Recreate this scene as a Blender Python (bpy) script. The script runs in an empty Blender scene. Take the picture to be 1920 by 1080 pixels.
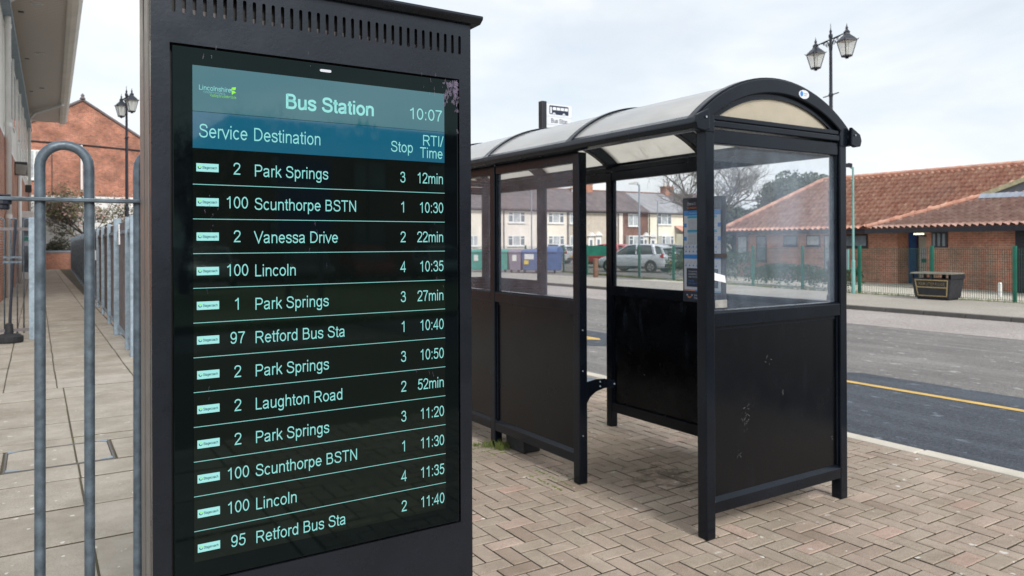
import bpy, bmesh, math, random
from mathutils import Vector, Matrix
R = math.radians
C = bpy.context.scene.collection
S = bpy.context.scene

# ------------------------------------------------------------------ camera
cam = bpy.data.objects.new('camera', bpy.data.cameras.new('camera')); C.objects.link(cam)
cam.data.sensor_width = 36.0
cam.data.lens = 1400/1920*36
cam.data.shift_y = -(540-455.5)/1920
cam.data.clip_start = 0.05; cam.data.clip_end = 2000
cam.matrix_world = Matrix.Translation((0, 0, 1.6)) @ Matrix.Rotation(R(-32.5), 4, 'Z') @ Matrix.Rotation(R(90), 4, 'X') @ Matrix.Rotation(-.004, 4, 'Z')
cam.data.dof.use_dof = True
cam.data.dof.focus_distance = 2.15
cam.data.dof.aperture_fstop = 7.1
S.camera = cam
S.render.resolution_x = 1920; S.render.resolution_y = 1080
S.view_settings.view_transform = 'Standard'
S.view_settings.look = 'None'
S.view_settings.exposure = 0.6
S.view_settings.gamma = 1.0
S.render.engine = 'CYCLES'
S.cycles.max_bounces = 10
S.cycles.transparent_max_bounces = 24

# ------------------------------------------------------------------ sky + sun
SUN_EL, SUN_AZ = R(38), R(182)          # azimuth clockwise from +Y
W = bpy.data.worlds.new('World'); S.world = W; W.use_nodes = True
nt = W.node_tree; N = nt.nodes; L = nt.links
bg = N['Background']; bg.inputs['Strength'].default_value = 0.085
sky = N.new('ShaderNodeTexSky'); sky.sky_type = 'NISHITA'; sky.sun_disc = False
sky.sun_elevation = SUN_EL; sky.sun_rotation = SUN_AZ; sky.dust_density = 3.0
tc = N.new('ShaderNodeTexCoord')
mp = N.new('ShaderNodeMapping'); mp.inputs['Scale'].default_value = (1, 1, 2.6)
n1 = N.new('ShaderNodeTexNoise'); n1.inputs['Scale'].default_value = 2.3; n1.inputs['Detail'].default_value = 7; n1.inputs['Roughness'].default_value = .55; n1.inputs['Distortion'].default_value = .5
cr = N.new('ShaderNodeValToRGB'); cr.color_ramp.elements[0].position = .34; cr.color_ramp.elements[1].position = .6
cr.color_ramp.elements[0].color = (.66, .66, .66, 1)
n2 = N.new('ShaderNodeTexNoise'); n2.inputs['Scale'].default_value = 5; n2.inputs['Detail'].default_value = 6
cr2 = N.new('ShaderNodeValToRGB')
cr2.color_ramp.elements[0].position = .3; cr2.color_ramp.elements[0].color = (6.9, 7.5, 8.1, 1)
cr2.color_ramp.elements[1].position = .65; cr2.color_ramp.elements[1].color = (8.5, 8.7, 8.85, 1)
mx = N.new('ShaderNodeMix'); mx.data_type = 'RGBA'
gain = N.new('ShaderNodeMix'); gain.data_type = 'RGBA'; gain.blend_type = 'MULTIPLY'; gain.inputs['Factor'].default_value = 1
L.new(tc.outputs['Generated'], mp.inputs['Vector']); L.new(mp.outputs[0], n1.inputs['Vector']); L.new(mp.outputs[0], n2.inputs['Vector'])
L.new(n1.outputs['Fac'], cr.inputs[0]); L.new(n2.outputs['Fac'], cr2.inputs[0])
L.new(sky.outputs[0], gain.inputs[6]); gain.inputs[7].default_value = (1.6, 1.45, 1.3, 1)
L.new(cr.outputs[0], mx.inputs['Factor']); L.new(gain.outputs[2], mx.inputs[6]); L.new(cr2.outputs[0], mx.inputs[7])
L.new(mx.outputs[2], bg.inputs['Color'])
sun = bpy.data.objects.new('sun', bpy.data.lights.new('sun', 'SUN')); C.objects.link(sun)
sun.data.energy = 1.8; sun.data.angle = R(14); sun.data.color = (1, .97, .93)
sd = Vector((math.sin(SUN_AZ)*math.cos(SUN_EL), math.cos(SUN_AZ)*math.cos(SUN_EL), math.sin(SUN_EL)))
sun.rotation_euler = sd.to_track_quat('Z', 'Y').to_euler()

# ------------------------------------------------------------------ materials
def mat(name):
    m = bpy.data.materials.new(name); m.use_nodes = True
    return m, m.node_tree.nodes, m.node_tree.links, m.node_tree.nodes['Principled BSDF']
def pos(N): return N.new('ShaderNodeNewGeometry').outputs['Position']
def noise(N, L, scale, detail=5, rough=.6, vec=None):
    n = N.new('ShaderNodeTexNoise'); n.inputs['Scale'].default_value = scale
    n.inputs['Detail'].default_value = detail; n.inputs['Roughness'].default_value = rough
    L.new(vec if vec else pos(N), n.inputs['Vector']); return n.outputs['Fac']
def ramp(N, L, fac, stops):
    r = N.new('ShaderNodeValToRGB'); e = r.color_ramp.elements
    while len(e) < len(stops): e.new(.5)
    for i, (p, c) in enumerate(stops):
        e[i].position = p; e[i].color = (*c, 1) if len(c) == 3 else c
    L.new(fac, r.inputs[0]); return r.outputs[0]
def mixc(N, L, fac, a, b, mode='MIX'):
    m = N.new('ShaderNodeMix'); m.data_type = 'RGBA'; m.blend_type = mode
    for s, v in ((0, fac), (6, a), (7, b)):
        if hasattr(v, 'node'): L.new(v, m.inputs[s])
        else: m.inputs[s].default_value = v if s == 0 else (*v, 1)
    return m.outputs[2]
def bump(N, L, P, h, strength=.3, dist=.01):
    b = N.new('ShaderNodeBump'); b.inputs['Strength'].default_value = strength; b.inputs['Distance'].default_value = dist
    L.new(h, b.inputs['Height']); L.new(b.outputs[0], P.inputs['Normal'])
def math_(N, L, op, a, b=0.):
    m = N.new('ShaderNodeMath'); m.operation = op
    for i, v in enumerate((a, b)):
        if hasattr(v, 'node'): L.new(v, m.inputs[i])
        else: m.inputs[i].default_value = v
    return m.outputs[0]
def paint(name, col, rough=.5, metal=0., scale=6., amt=.25, spec=.5, fine=0., rvar=.1, bmp=0., coat=0.):
    m, N, L, P = mat(name)
    c0 = tuple(x*(1-amt) for x in col); c1 = tuple(min(1, x*(1+amt)) for x in col)
    f = noise(N, L, scale)
    c = ramp(N, L, f, [(.3, c0), (.7, c1)])
    if fine:
        f2 = noise(N, L, scale*25, 3)
        c = mixc(N, L, math_(N, L, 'MULTIPLY', f2, fine), c, tuple(x*.35 for x in col))
    L.new(c, P.inputs['Base Color'])
    rr = ramp(N, L, noise(N, L, scale*2.2), [(.3, (max(0, rough-rvar),)*3), (.7, (min(1, rough+rvar),)*3)])
    L.new(rr, P.inputs['Roughness']); P.inputs['Metallic'].default_value = metal
    P.inputs['Specular IOR Level'].default_value = spec
    P.inputs['Coat Weight'].default_value = coat
    if bmp: bump(N, L, P, noise(N, L, scale*20, 3), bmp, .004)
    return m
def emit(name, col, k=1.):
    m, N, L, P = mat(name)
    P.inputs['Base Color'].default_value = (*[c*.2 for c in col], 1); P.inputs['Roughness'].default_value = .12
    P.inputs['Emission Color'].default_value = (*col, 1); P.inputs['Emission Strength'].default_value = k
    return m
def wall_uv(N, L):
    g = N.new('ShaderNodeNewGeometry')
    sp = N.new('ShaderNodeSeparateXYZ'); L.new(g.outputs['Position'], sp.inputs[0])
    sn = N.new('ShaderNodeSeparateXYZ'); L.new(g.outputs['Normal'], sn.inputs[0])
    k = math_(N, L, 'GREATER_THAN', math_(N, L, 'ABSOLUTE', sn.outputs[0]), .6)
    u = math_(N, L, 'ADD', math_(N, L, 'MULTIPLY', sp.outputs[1], k), math_(N, L, 'MULTIPLY', sp.outputs[0], math_(N, L, 'SUBTRACT', 1., k)))
    cb = N.new('ShaderNodeCombineXYZ'); L.new(u, cb.inputs[0]); L.new(sp.outputs[2], cb.inputs[1]); return cb.outputs[0]
def brick(name, c1, c2, mortar, bw=.225, bh=.075, ms=.01, patch=(.62, 1.15)):
    m, N, L, P = mat(name)
    t = N.new('ShaderNodeTexBrick'); t.inputs['Scale'].default_value = 1; t.inputs['Brick Width'].default_value = bw
    t.inputs['Row Height'].default_value = bh; t.inputs['Mortar Size'].default_value = ms; t.inputs['Bias'].default_value = 0
    t.inputs['Color1'].default_value = (*c1, 1); t.inputs['Color2'].default_value = (*c2, 1); t.inputs['Mortar'].default_value = (*mortar, 1)
    L.new(wall_uv(N, L), t.inputs['Vector'])
    st = ramp(N, L, noise(N, L, .9, 6), [(.3, (patch[0],)*3), (.62, (patch[1],)*3)])
    st2 = ramp(N, L, noise(N, L, 9, 3), [(.3, (.8, .8, .8)), (.7, (1.15, 1.15, 1.15))])
    c = mixc(N, L, 1., mixc(N, L, 1., t.outputs['Color'], st, 'MULTIPLY'), st2, 'MULTIPLY')
    L.new(c, P.inputs['Base Color']); P.inputs['Roughness'].default_value = .85
    bump(N, L, P, t.outputs['Fac'], -.4, .01)
    return m
def two_sided(N, L, fr, ior):
    """same reflectance on leaving a thin pane as on entering it"""
    g = N.new('ShaderNodeNewGeometry'); m = N.new('ShaderNodeMix'); m.inputs[2].default_value = ior; m.inputs[3].default_value = 1/ior
    L.new(g.outputs['Backfacing'], m.inputs[0]); L.new(m.outputs[0], fr.inputs[0])
def glass(name, tint, veil, rough=.0, dirt=1., spec=1.0):
    m, N, L, P = mat(name); N.remove(P); out = N['Material Output']
    tr = N.new('ShaderNodeBsdfTransparent'); tr.inputs[0].default_value = (*tint, 1)
    gl = N.new('ShaderNodeBsdfGlossy'); gl.inputs['Roughness'].default_value = rough
    df = N.new('ShaderNodeBsdfDiffuse'); df.inputs[0].default_value = (.62, .78, 1., 1)
    fr = N.new('ShaderNodeFresnel'); two_sided(N, L, fr, 1.5)
    mp = N.new('ShaderNodeMapping'); mp.inputs['Scale'].default_value = (1.6, 1.6, .9); mp.inputs['Rotation'].default_value = (0, .5, 0); L.new(pos(N), mp.inputs[0])
    a = ramp(N, L, noise(N, L, 2.2, 8, .65, mp.outputs[0]), [(.36, (.0,)*3), (.72, (veil*2,)*3)])
    b = ramp(N, L, noise(N, L, 160, 2), [(.68, (0,)*3), (.78, (.5*dirt,)*3)])
    am = math_(N, L, 'MULTIPLY', b, noise(N, L, 4, 3))
    v = math_(N, L, 'ADD', math_(N, L, 'ADD', a, am), veil*.5)
    m1 = N.new('ShaderNodeMixShader'); m2 = N.new('ShaderNodeMixShader')
    L.new(v, m1.inputs[0]); L.new(tr.outputs[0], m1.inputs[1]); L.new(df.outputs[0], m1.inputs[2])
    L.new(math_(N, L, 'MULTIPLY', fr.outputs[0], spec*.55), m2.inputs[0]); L.new(m1.outputs[0], m2.inputs[1]); L.new(gl.outputs[0], m2.inputs[2])
    L.new(m2.outputs[0], out.inputs[0]); return m
def attr_stone(name, stops, speck=.5, rough=.85, floor_patch=False):
    """cast stone whose tone per block comes from the 'tone' attribute of each block"""
    m, N, L, P = mat(name)
    a = N.new('ShaderNodeAttribute'); a.attribute_name = 'tone'
    c = ramp(N, L, a.outputs['Fac'], stops)
    s = ramp(N, L, noise(N, L, 330, 2, .7), [(.36, (1-speck,)*3), (.5, (1,)*3), (.66, (1+speck*.7,)*3)])
    s2 = ramp(N, L, noise(N, L, 2.3, 6, .7), [(.32, (.72, .70, .66)), (.62, (1.08, 1.07, 1.06))])
    c = mixc(N, L, 1., mixc(N, L, 1., c, s, 'MULTIPLY'), s2, 'MULTIPLY')
    sp = ramp(N, L, noise(N, L, 14, 2, .4), [(.715, (0,)*3), (.73, (.75,)*3)])
    c = mixc(N, L, sp, c, (.62, .61, .57))
    if floor_patch:                                           # ragged oval patch on the shelter floor, darker than the paving round it
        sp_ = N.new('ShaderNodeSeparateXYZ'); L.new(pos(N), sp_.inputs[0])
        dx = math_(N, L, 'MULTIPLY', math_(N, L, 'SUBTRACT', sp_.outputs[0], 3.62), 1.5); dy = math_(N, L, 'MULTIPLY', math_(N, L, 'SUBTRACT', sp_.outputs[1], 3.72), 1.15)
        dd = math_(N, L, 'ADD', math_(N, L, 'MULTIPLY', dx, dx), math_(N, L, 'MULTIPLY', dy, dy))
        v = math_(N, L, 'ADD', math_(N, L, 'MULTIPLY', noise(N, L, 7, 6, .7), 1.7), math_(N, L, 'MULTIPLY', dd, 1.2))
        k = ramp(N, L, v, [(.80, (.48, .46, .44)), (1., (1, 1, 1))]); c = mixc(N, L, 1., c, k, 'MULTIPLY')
    L.new(c, P.inputs['Base Color']); P.inputs['Roughness'].default_value = rough
    bump(N, L, P, noise(N, L, 260, 3), .35, .003)
    return m
def asphalt(name, c0, c1, rough=.75, streak=.0):
    m, N, L, P = mat(name)
    f = noise(N, L, .45, 8, .65)
    c = ramp(N, L, f, [(.3, c0), (.7, c1)])
    s = ramp(N, L, noise(N, L, 90, 3, .8), [(.34, (.45,)*3), (.5, (1,)*3), (.66, (1.9,)*3)])
    c = mixc(N, L, 1., c, s, 'MULTIPLY')
    wp = N.new('ShaderNodeMapping'); wp.inputs['Scale'].default_value = (1.4, .8, 1); L.new(pos(N), wp.inputs[0])
    fl = ramp(N, L, noise(N, L, 6.5, 3, .5, wp.outputs[0]), [(.65, (0,)*3), (.70, (.5,)*3)]); c = mixc(N, L, fl, c, tuple(min(.5, x*3.2) for x in c1))
    cx_ = ramp(N, L, noise(N, L, 28, 4, .8), [(.32, (.66,)*3), (.68, (1.38,)*3)]); c = mixc(N, L, 1., c, cx_, 'MULTIPLY')
    if streak:
        mp = N.new('ShaderNodeMapping'); mp.inputs['Scale'].default_value = (1.3, .12, 1); L.new(pos(N), mp.inputs[0])
        k = ramp(N, L, noise(N, L, 2.2, 6, .7, mp.outputs[0]), [(.46, (0,)*3), (.72, (streak,)*3)])
        c = mixc(N, L, k, c, tuple(min(1, x*2.1) for x in c1))
    L.new(c, P.inputs['Base Color']); P.inputs['Roughness'].default_value = rough
    P.inputs['Specular IOR Level'].default_value = .25
    bump(N, L, P, noise(N, L, 120, 3, .8), .5, .006)
    return m
def leafy(name, c0, c1):
    m, N, L, P = mat(name)
    c = ramp(N, L, noise(N, L, 1.7, 4), [(.3, c0), (.7, c1)])
    L.new(c, P.inputs['Base Color']); P.inputs['Roughness'].default_value = .7
    return m

M = {}
M['shelter'] = paint('shelter_black_paint', (.004, .0058, .0098), .23, 0, 3.5, .35, .32, rvar=.07)
M['panel'] = paint('shelter_panel_paint', (.013, .0135, .015), .26, 0, 2.2, .4, .5, rvar=.09)
def scuffed(name, col, rough, amt=.5):
    m, N, L, P = mat(name)
    mp = N.new('ShaderNodeMapping'); mp.inputs['Scale'].default_value = (3.2, 3.2, .9); L.new(pos(N), mp.inputs[0])
    k = ramp(N, L, noise(N, L, 3., 8, .7, mp.outputs[0]), [(.55, (0,)*3), (.82, (amt,)*3)])
    dots = ramp(N, L, noise(N, L, 17, 2, .4), [(.79, (0,)*3), (.80, (.4,)*3)])
    c = mixc(N, L, k, col, (.05, .065, .09)); c = mixc(N, L, dots, c, (.3, .3, .3))
    L.new(c, P.inputs['Base Color'])
    rr = ramp(N, L, noise(N, L, 5), [(.3, (rough-.06,)*3), (.7, (rough+.1,)*3)]); L.new(rr, P.inputs['Roughness'])
    P.inputs['Specular IOR Level'].default_value = .36
    return m
M['panel'] = scuffed('shelter_panel_paint', (.002, .0022, .0030), .2, .08)
M['panel_scuffed'] = scuffed('shelter_panel_scuffed', (.002, .0022, .0032), .24, .55)
M['totem'] = paint('totem_grey_paint', (.0085, .0098, .0145), .27, 0, 5, .3, .5, fine=.35, rvar=.06, bmp=.08)
M['totem_edge'] = paint('totem_bronze_edge', (.20, .185, .175), .4, .3, 5, .1)
M['dark'] = paint('dark_void', (.004, .004, .005), .6, 0, 3, .2)
M['galv'] = paint('galvanised_steel', (.125, .165, .205), .48, .35, 26, .48, .5, fine=.45, rvar=.18)
M['galv_light'] = paint('galvanised_post', (.27, .345, .41), .55, .25, 12, .25, .5, rvar=.1)
M['fence_brown'] = paint('weathered_fence_slat', (.15, .135, .14), .7, .1, 7, .35)
M['iron'] = paint('black_iron', (.018, .022, .035), .4, 0, 8, .3)
M['white'] = paint('white_paint', (.78, .79, .78), .45, 0, 4, .06)
M['offwhite'] = paint('cream_panel', (.68, .66, .60), .6, 0, 1.5, .08)
M['render_cream'] = paint('cream_render', (.82, .77, .67), .85, 0, .8, .08)
M['render_white'] = paint('pale_render', (.84, .79, .72), .85, 0, .8, .07)
M['render_yellow'] = paint('yellow_render', (.83, .80, .66), .85, 0, .8, .07)
M['render_grey'] = paint('grey_pebbledash', (.55, .50, .43), .9, 0, 2, .15, fine=.3)
M['slate'] = paint('roof_slate_brown', (.165, .14, .145), .75, 0, 1.4, .3, fine=.5)
M['slate_light'] = paint('roof_slate_pale', (.33, .34, .36), .75, 0, 1.4, .2, fine=.4)
M['brick_red'] = brick('red_brick', (.36, .11, .055), (.25, .075, .045), (.40, .34, .29))
M['brick_orange'] = brick('orange_brick', (.46, .16, .075), (.36, .11, .055), (.42, .36, .30))
M['brick_gable'] = brick('gable_brick', (.50, .165, .09), (.27, .085, .055), (.44, .33, .26), patch=(.55, 1.2))
M['brick_low'] = brick('building_brick', (.52, .20, .125), (.42, .155, .10), (.42, .33, .26))
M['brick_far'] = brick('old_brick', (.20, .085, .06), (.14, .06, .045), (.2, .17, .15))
M['pantile'] = None
M['green'] = paint('green_fence_paint', (.012, .15, .105), .5, 0, 3, .2)
M['green_wire'] = paint('green_wire_paint', (.022, .085, .062), .6, 0, 3, .2)
M['teal_post'] = paint('pale_green_post', (.20, .42, .40), .5, 0, 3, .15)
M['blue_door'] = paint('blue_door_paint', (.015, .09, .33), .45, 0, 3, .15)
M['navy'] = paint('dark_fascia', (.016, .018, .028), .4, 0, 3, .25)
M['lead'] = paint('lead_flashing', (.45, .5, .58), .6, .1, 4, .25)
M['lichen'] = paint('lichen_board', (.34, .31, .20), .85, 0, 6, .3)
M['rubber'] = paint('black_rubber', (.014, .016, .019), .7, 0, 10, .3)
M['gold'] = paint('dull_gold_paint', (.42, .33, .17), .5, .1, 8, .2)
M['bin_lid'] = paint('weathered_bin_lid', (.15, .145, .115), .8, 0, 6, .3)
M['bin_black'] = paint('bin_black', (.024, .027, .034), .5, 0, 4, .25)
M['soffit'] = None
M['frame_dark'] = paint('dark_window_frame', (.03, .028, .035), .4, 0, 4, .2)
M['bark'] = paint('grey_bark', (.12, .105, .09), .9, 0, 8, .3)
M['bark_dark'] = paint('dark_bark', (.075, .062, .052), .9, 0, 8, .3)
M['leaf_ever'] = leafy('evergreen_leaf', (.035, .065, .045), (.085, .125, .08))
M['leaf_hedge'] = leafy('hedge_leaf', (.025, .055, .025), (.065, .115, .045))
M['leaf_olive'] = leafy('olive_leaf', (.10, .11, .05), (.21, .20, .10))
M['blossom'] = leafy('pink_blossom', (.42, .24, .21), (.60, .46, .42))
M['leaf_dull'] = leafy('dull_shrub_leaf', (.04, .045, .03), (.085, .08, .05))
M['grass'] = leafy('grass_blade', (.07, .12, .025), (.17, .2, .05))
M['moss'] = paint('moss_green', (.10, .13, .02), .95, 0, 30, .4)
M['glass'] = glass('shelter_glass', (.988, .994, 1.), .034, 0, 1.)
M['glass_clear'] = glass('clear_glass', (.93, .95, .96), .02, 0, .3)
M['tan_glass'] = None
M['pane'] = paint('window_pane', (.16, .2, .235), .08, 0, 1.2, .5, .8)
M['pane_light'] = paint('window_blind_pane', (.42, .46, .48), .12, 0, 2.5, .35, .8)
M['asphalt'] = asphalt('asphalt_grey', (.125, .12, .117), (.19, .185, .178), .8, .35)
M['asphalt_new'] = asphalt('asphalt_dark', (.040, .047, .060), (.066, .076, .091), .75, .4)
M['asphalt_pale'] = asphalt('worn_pale_lane', (.27, .245, .235), (.36, .33, .315), .9)
M['footway'] = asphalt('footway_tarmac', (.27, .25, .22), (.36, .335, .295), .9)
M['ground'] = asphalt('ground_tarmac', (.16, .155, .145), (.22, .21, .2), .9)
M['turf'] = leafy('turf', (.06, .10, .025), (.12, .17, .05))
M['yellow_line'] = paint('yellow_road_paint', (.66, .44, .13), .75, 0, 5, .2, fine=.35)
M['kerb'] = paint('pale_kerb_stone', (.62, .58, .50), .9, 0, 3, .15, fine=.35)
M['kerb_dark'] = paint('grey_kerb_stone', (.13, .125, .12), .9, 0, 3, .2, fine=.3)
M['paver'] = attr_stone('block_paver', [(0, (.285, .225, .18)), (.35, (.35, .285, .235)), (.6, (.345, .295, .24)), (.82, (.41, .33, .275)), (1, (.415, .30, .25))], .5, floor_patch=True)
M['slab'] = attr_stone('path_slab', [(0, (.30, .265, .22)), (.5, (.345, .315, .27)), (1, (.385, .355, .315))], .4)
M['joint'] = paint('sand_joint', (.13, .12, .085), .95, 0, 2.2, .4)
def joint_moss():
    m, N, L, P = mat('mossy_joint')
    c = ramp(N, L, noise(N, L, 1.1, 6), [(.38, (.075, .064, .05)), (.56, (.09, .08, .052)), (.68, (.11, .115, .035))])
    L.new(c, P.inputs['Base Color']); P.inputs['Roughness'].default_value = .95; return m
M['joint'] = joint_moss()
def pantile_mat(a=(.48, .22, .155), b=(.62, .32, .23), d=(.70, .42, .31), name='clay_pantile'):
    m, N, L, P = mat(name)
    c = ramp(N, L, noise(N, L, 3.4, 2, .5), [(.32, a), (.5, b), (.68, d)])
    k = ramp(N, L, noise(N, L, .7, 7, .7), [(.48, (0,)*3), (.72, (.5,)*3)])
    c = mixc(N, L, k, c, (.36, .25, .21))
    L.new(c, P.inputs['Base Color']); P.inputs['Roughness'].default_value = .8; return m
M['pantile'] = pantile_mat()
def soffit_mat():
    m, N, L, P = mat('ribbed_soffit')
    w = N.new('ShaderNodeTexWave'); w.wave_type = 'BANDS'; w.bands_direction = 'Y'; w.inputs['Scale'].default_value = 1.6; w.inputs['Distortion'].default_value = 0
    L.new(pos(N), w.inputs['Vector'])
    c = ramp(N, L, w.outputs['Fac'], [(.0, (.40, .37, .34)), (.35, (.56, .53, .49)), (1, (.60, .56, .52))])
    L.new(c, P.inputs['Base Color']); P.inputs['Roughness'].default_value = .6; return m
M['soffit'] = soffit_mat()
M['pantile_old'] = pantile_mat((.34, .20, .16), (.43, .26, .21), (.52, .34, .28), 'weathered_pantile')
def polycarb(name, col, tcol, k_tr, streak=0.):
    m, N, L, P = mat(name); N.remove(P); out = N['Material Output']
    tl = N.new('ShaderNodeBsdfTranslucent'); df = N.new('ShaderNodeBsdfDiffuse'); gl = N.new('ShaderNodeBsdfGlossy'); gl.inputs['Roughness'].default_value = .18
    tr = N.new('ShaderNodeBsdfTransparent'); tr.inputs[0].default_value = (*tcol, 1)
    cc = ramp(N, L, noise(N, L, 2.6, 6, .7), [(.3, tuple(x*.82 for x in col)), (.7, col)])
    L.new(cc, tl.inputs[0]); L.new(cc, df.inputs[0])
    a = N.new('ShaderNodeMixShader'); a.inputs[0].default_value = .35; L.new(tl.outputs[0], a.inputs[1]); L.new(df.outputs[0], a.inputs[2])
    b = N.new('ShaderNodeMixShader'); b.inputs[0].default_value = k_tr; L.new(a.outputs[0], b.inputs[1]); L.new(tr.outputs[0], b.inputs[2])
    fr = N.new('ShaderNodeFresnel'); two_sided(N, L, fr, 1.6)
    c = N.new('ShaderNodeMixShader'); L.new(fr.outputs[0], c.inputs[0]); L.new(b.outputs[0], c.inputs[1]); L.new(gl.outputs[0], c.inputs[2])
    L.new(c.outputs[0], out.inputs[0]); return m
M['roof_sheet'] = polycarb('opal_roof_sheet', (.98, .94, .84), (.95, .91, .82), .3)
def roof_skin():
    m, N, L, P = mat('pale_roof_skin'); N.remove(P); out = N['Material Output']
    df = N.new('ShaderNodeBsdfDiffuse'); gl = N.new('ShaderNodeBsdfGlossy'); gl.inputs['Roughness'].default_value = .12; tr = N.new('ShaderNodeBsdfTransparent')
    mp = N.new('ShaderNodeMapping'); mp.inputs['Scale'].default_value = (.6, 3, 3); L.new(pos(N), mp.inputs[0])
    L.new(ramp(N, L, noise(N, L, 2.2, 7, .7, mp.outputs[0]), [(.3, (.72, .73, .74)), (.7, (.90, .91, .92))]), df.inputs[0])
    a = N.new('ShaderNodeMixShader'); a.inputs[0].default_value = .30; L.new(tr.outputs[0], a.inputs[1]); L.new(df.outputs[0], a.inputs[2])
    fr = N.new('ShaderNodeFresnel'); two_sided(N, L, fr, 1.55); b = N.new('ShaderNodeMixShader'); L.new(fr.outputs[0], b.inputs[0]); L.new(a.outputs[0], b.inputs[1]); L.new(gl.outputs[0], b.inputs[2])
    L.new(b.outputs[0], out.inputs[0]); return m
M['roof_skin'] = roof_skin()
M['tan_glass'] = polycarb('tinted_gable_sheet', (.97, .92, .80), (.93, .88, .77), .42)
M['lamp_glass'] = polycarb('lantern_glass', (.95, .95, .90), (.96, .96, .94), .6)
# screens: the display gives off light where it is lit
def display(name, em, k, base=(.004, .004, .005), rough=.03, ior=1.75, tint=None):
    m, N, L, P = mat(name)
    P.inputs['Base Color'].default_value = (*base, 1); P.inputs['IOR'].default_value = ior
    r = ramp(N, L, noise(N, L, 9, 8, .75), [(.5, (rough,)*3), (.78, (rough+.10,)*3)]); L.new(r, P.inputs['Roughness'])
    P.inputs['Emission Color'].default_value = (*em, 1); P.inputs['Emission Strength'].default_value = k
    if tint: P.inputs['Specular Tint'].default_value = (*tint, 1)
    return m
for q in ('shelter', 'totem', 'panel', 'panel_scuffed'): M[q].node_tree.nodes['Principled BSDF'].inputs['Specular Tint'].default_value = (.74, .86, 1, 1)
M['bezel'] = display('black_glass_bezel', (0, 0, 0), 0, (.002, .003, .004), .03, 1.45, (.35, .55, .52))
M['lcd'] = display('display_dark', (.0008, .0020, .0016), 1, (.002, .0025, .0025), ior=1.5, tint=(.65, .85, .78))
M['lcd_title'] = display('display_title_bar', (.012, .115, .145), .72)
M['lcd_head'] = display('display_header_bar', (.003, .088, .15), .8)
TXT = (.30, .77, .74)
M['lcd_text'] = emit('display_text_light', TXT, .48)
M['lcd_line'] = emit('display_rule_light', TXT, .39)
M['lcd_logo'] = emit('display_logo_plate', (.36, .80, .78), .50)
M['lcd_green'] = emit('display_lime', (.20, .62, .04), .8)
M['lcd_dark'] = emit('display_logo_ink', (.01, .06, .08), .5)
M['lit_lamp'] = emit('lit_lamp', (1, .93, .62), 1.5)
M['lamp_ring'] = paint('lamp_ring', (.62, .6, .57), .4, 0, 5, .1)
M['poster_white'] = paint('poster_white', (.55, .58, .66), .5, 0, 4, .05)
M['poster_blue'] = paint('poster_blue', (.02, .22, .62), .5, 0, 4, .05)
M['poster_cyan'] = paint('poster_cyan', (.03, .38, .62), .5, 0, 4, .05)
M['poster_navy'] = paint('poster_navy', (.010, .014, .035), .5, 0, 4, .1)
M['poster_orange'] = paint('poster_orange', (.75, .22, .03), .5, 0, 4, .05)
M['poster_grey'] = paint('poster_small_print', (.33, .36, .42), .5, 0, 90, .3)
M['sign_white'] = paint('sign_white', (.70, .74, .80), .45, 0, 4, .04)
M['sign_rule'] = paint('sign_rule', (.45, .5, .56), .5, 0, 4, .04)
M['sign_navy'] = paint('sign_navy', (.012, .02, .05), .5, 0, 4, .1)
M['sign_blue'] = paint('sign_blue', (.012, .06, .30), .4, 0, 4, .1)
M['bin_green'] = paint('bin_green_plastic', (.05, .31, .25), .5, 0, 3, .18)
M['bin_purple'] = paint('bin_purple_plastic', (.23, .21, .28), .5, 0, 3, .15)
M['bin_blue'] = paint('bin_blue_plastic', (.07, .13, .29), .5, 0, 3, .15)
M['yellow'] = paint('yellow_label', (.75, .55, .05), .5, 0, 4, .05)
M['lime'] = paint('hi_vis_lime', (.55, .85, .03), .5, 0, 4, .05)
M['red'] = paint('red_paint', (.55, .03, .05), .5, 0, 4, .1)
M['wood'] = paint('brown_timber', (.17, .10, .07), .85, 0, 4, .3)
M['car_silver'] = paint('silver_car_paint', (.58, .63, .68), .3, .2, 3, .05, coat=.6)
M['car_grey'] = paint('grey_car_paint', (.13, .15, .17), .3, .4, 3, .05, coat=.6)
M['car_red'] = paint('red_car_paint', (.42, .03, .04), .3, .1, 3, .05, coat=.6)
M['car_white'] = paint('white_car_paint', (.62, .64, .66), .3, .0, 3, .05, coat=.6)
M['tyre'] = paint('tyre_rubber', (.012, .012, .013), .8, 0, 10, .2)
M['alloy'] = paint('alloy_wheel', (.45, .46, .48), .35, .6, 10, .1)
M['car_glass'] = paint('car_window_glass', (.05, .075, .085), .06, 0, 2, .3, .9)
M['tail'] = paint('tail_light_red', (.45, .015, .03), .25, 0, 4, .1)
M['head'] = paint('headlight_clear', (.6, .63, .66), .15, 0, 4, .1)
M['plate'] = paint('number_plate_yellow', (.65, .48, .05), .5, 0, 4, .05)
M['paper'] = paint('white_paper', (.75, .77, .8), .7, 0, 8, .06)
M['tape'] = paint('dark_tape', (.03, .026, .03), .5, 0, 8, .2)
M['scuff'] = paint('dull_scuff', (.10, .105, .115), .7, 0, 60, .5)
M['adhesive'] = paint('grey_adhesive', (.28, .28, .27), .8, 0, 20, .3)

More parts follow.
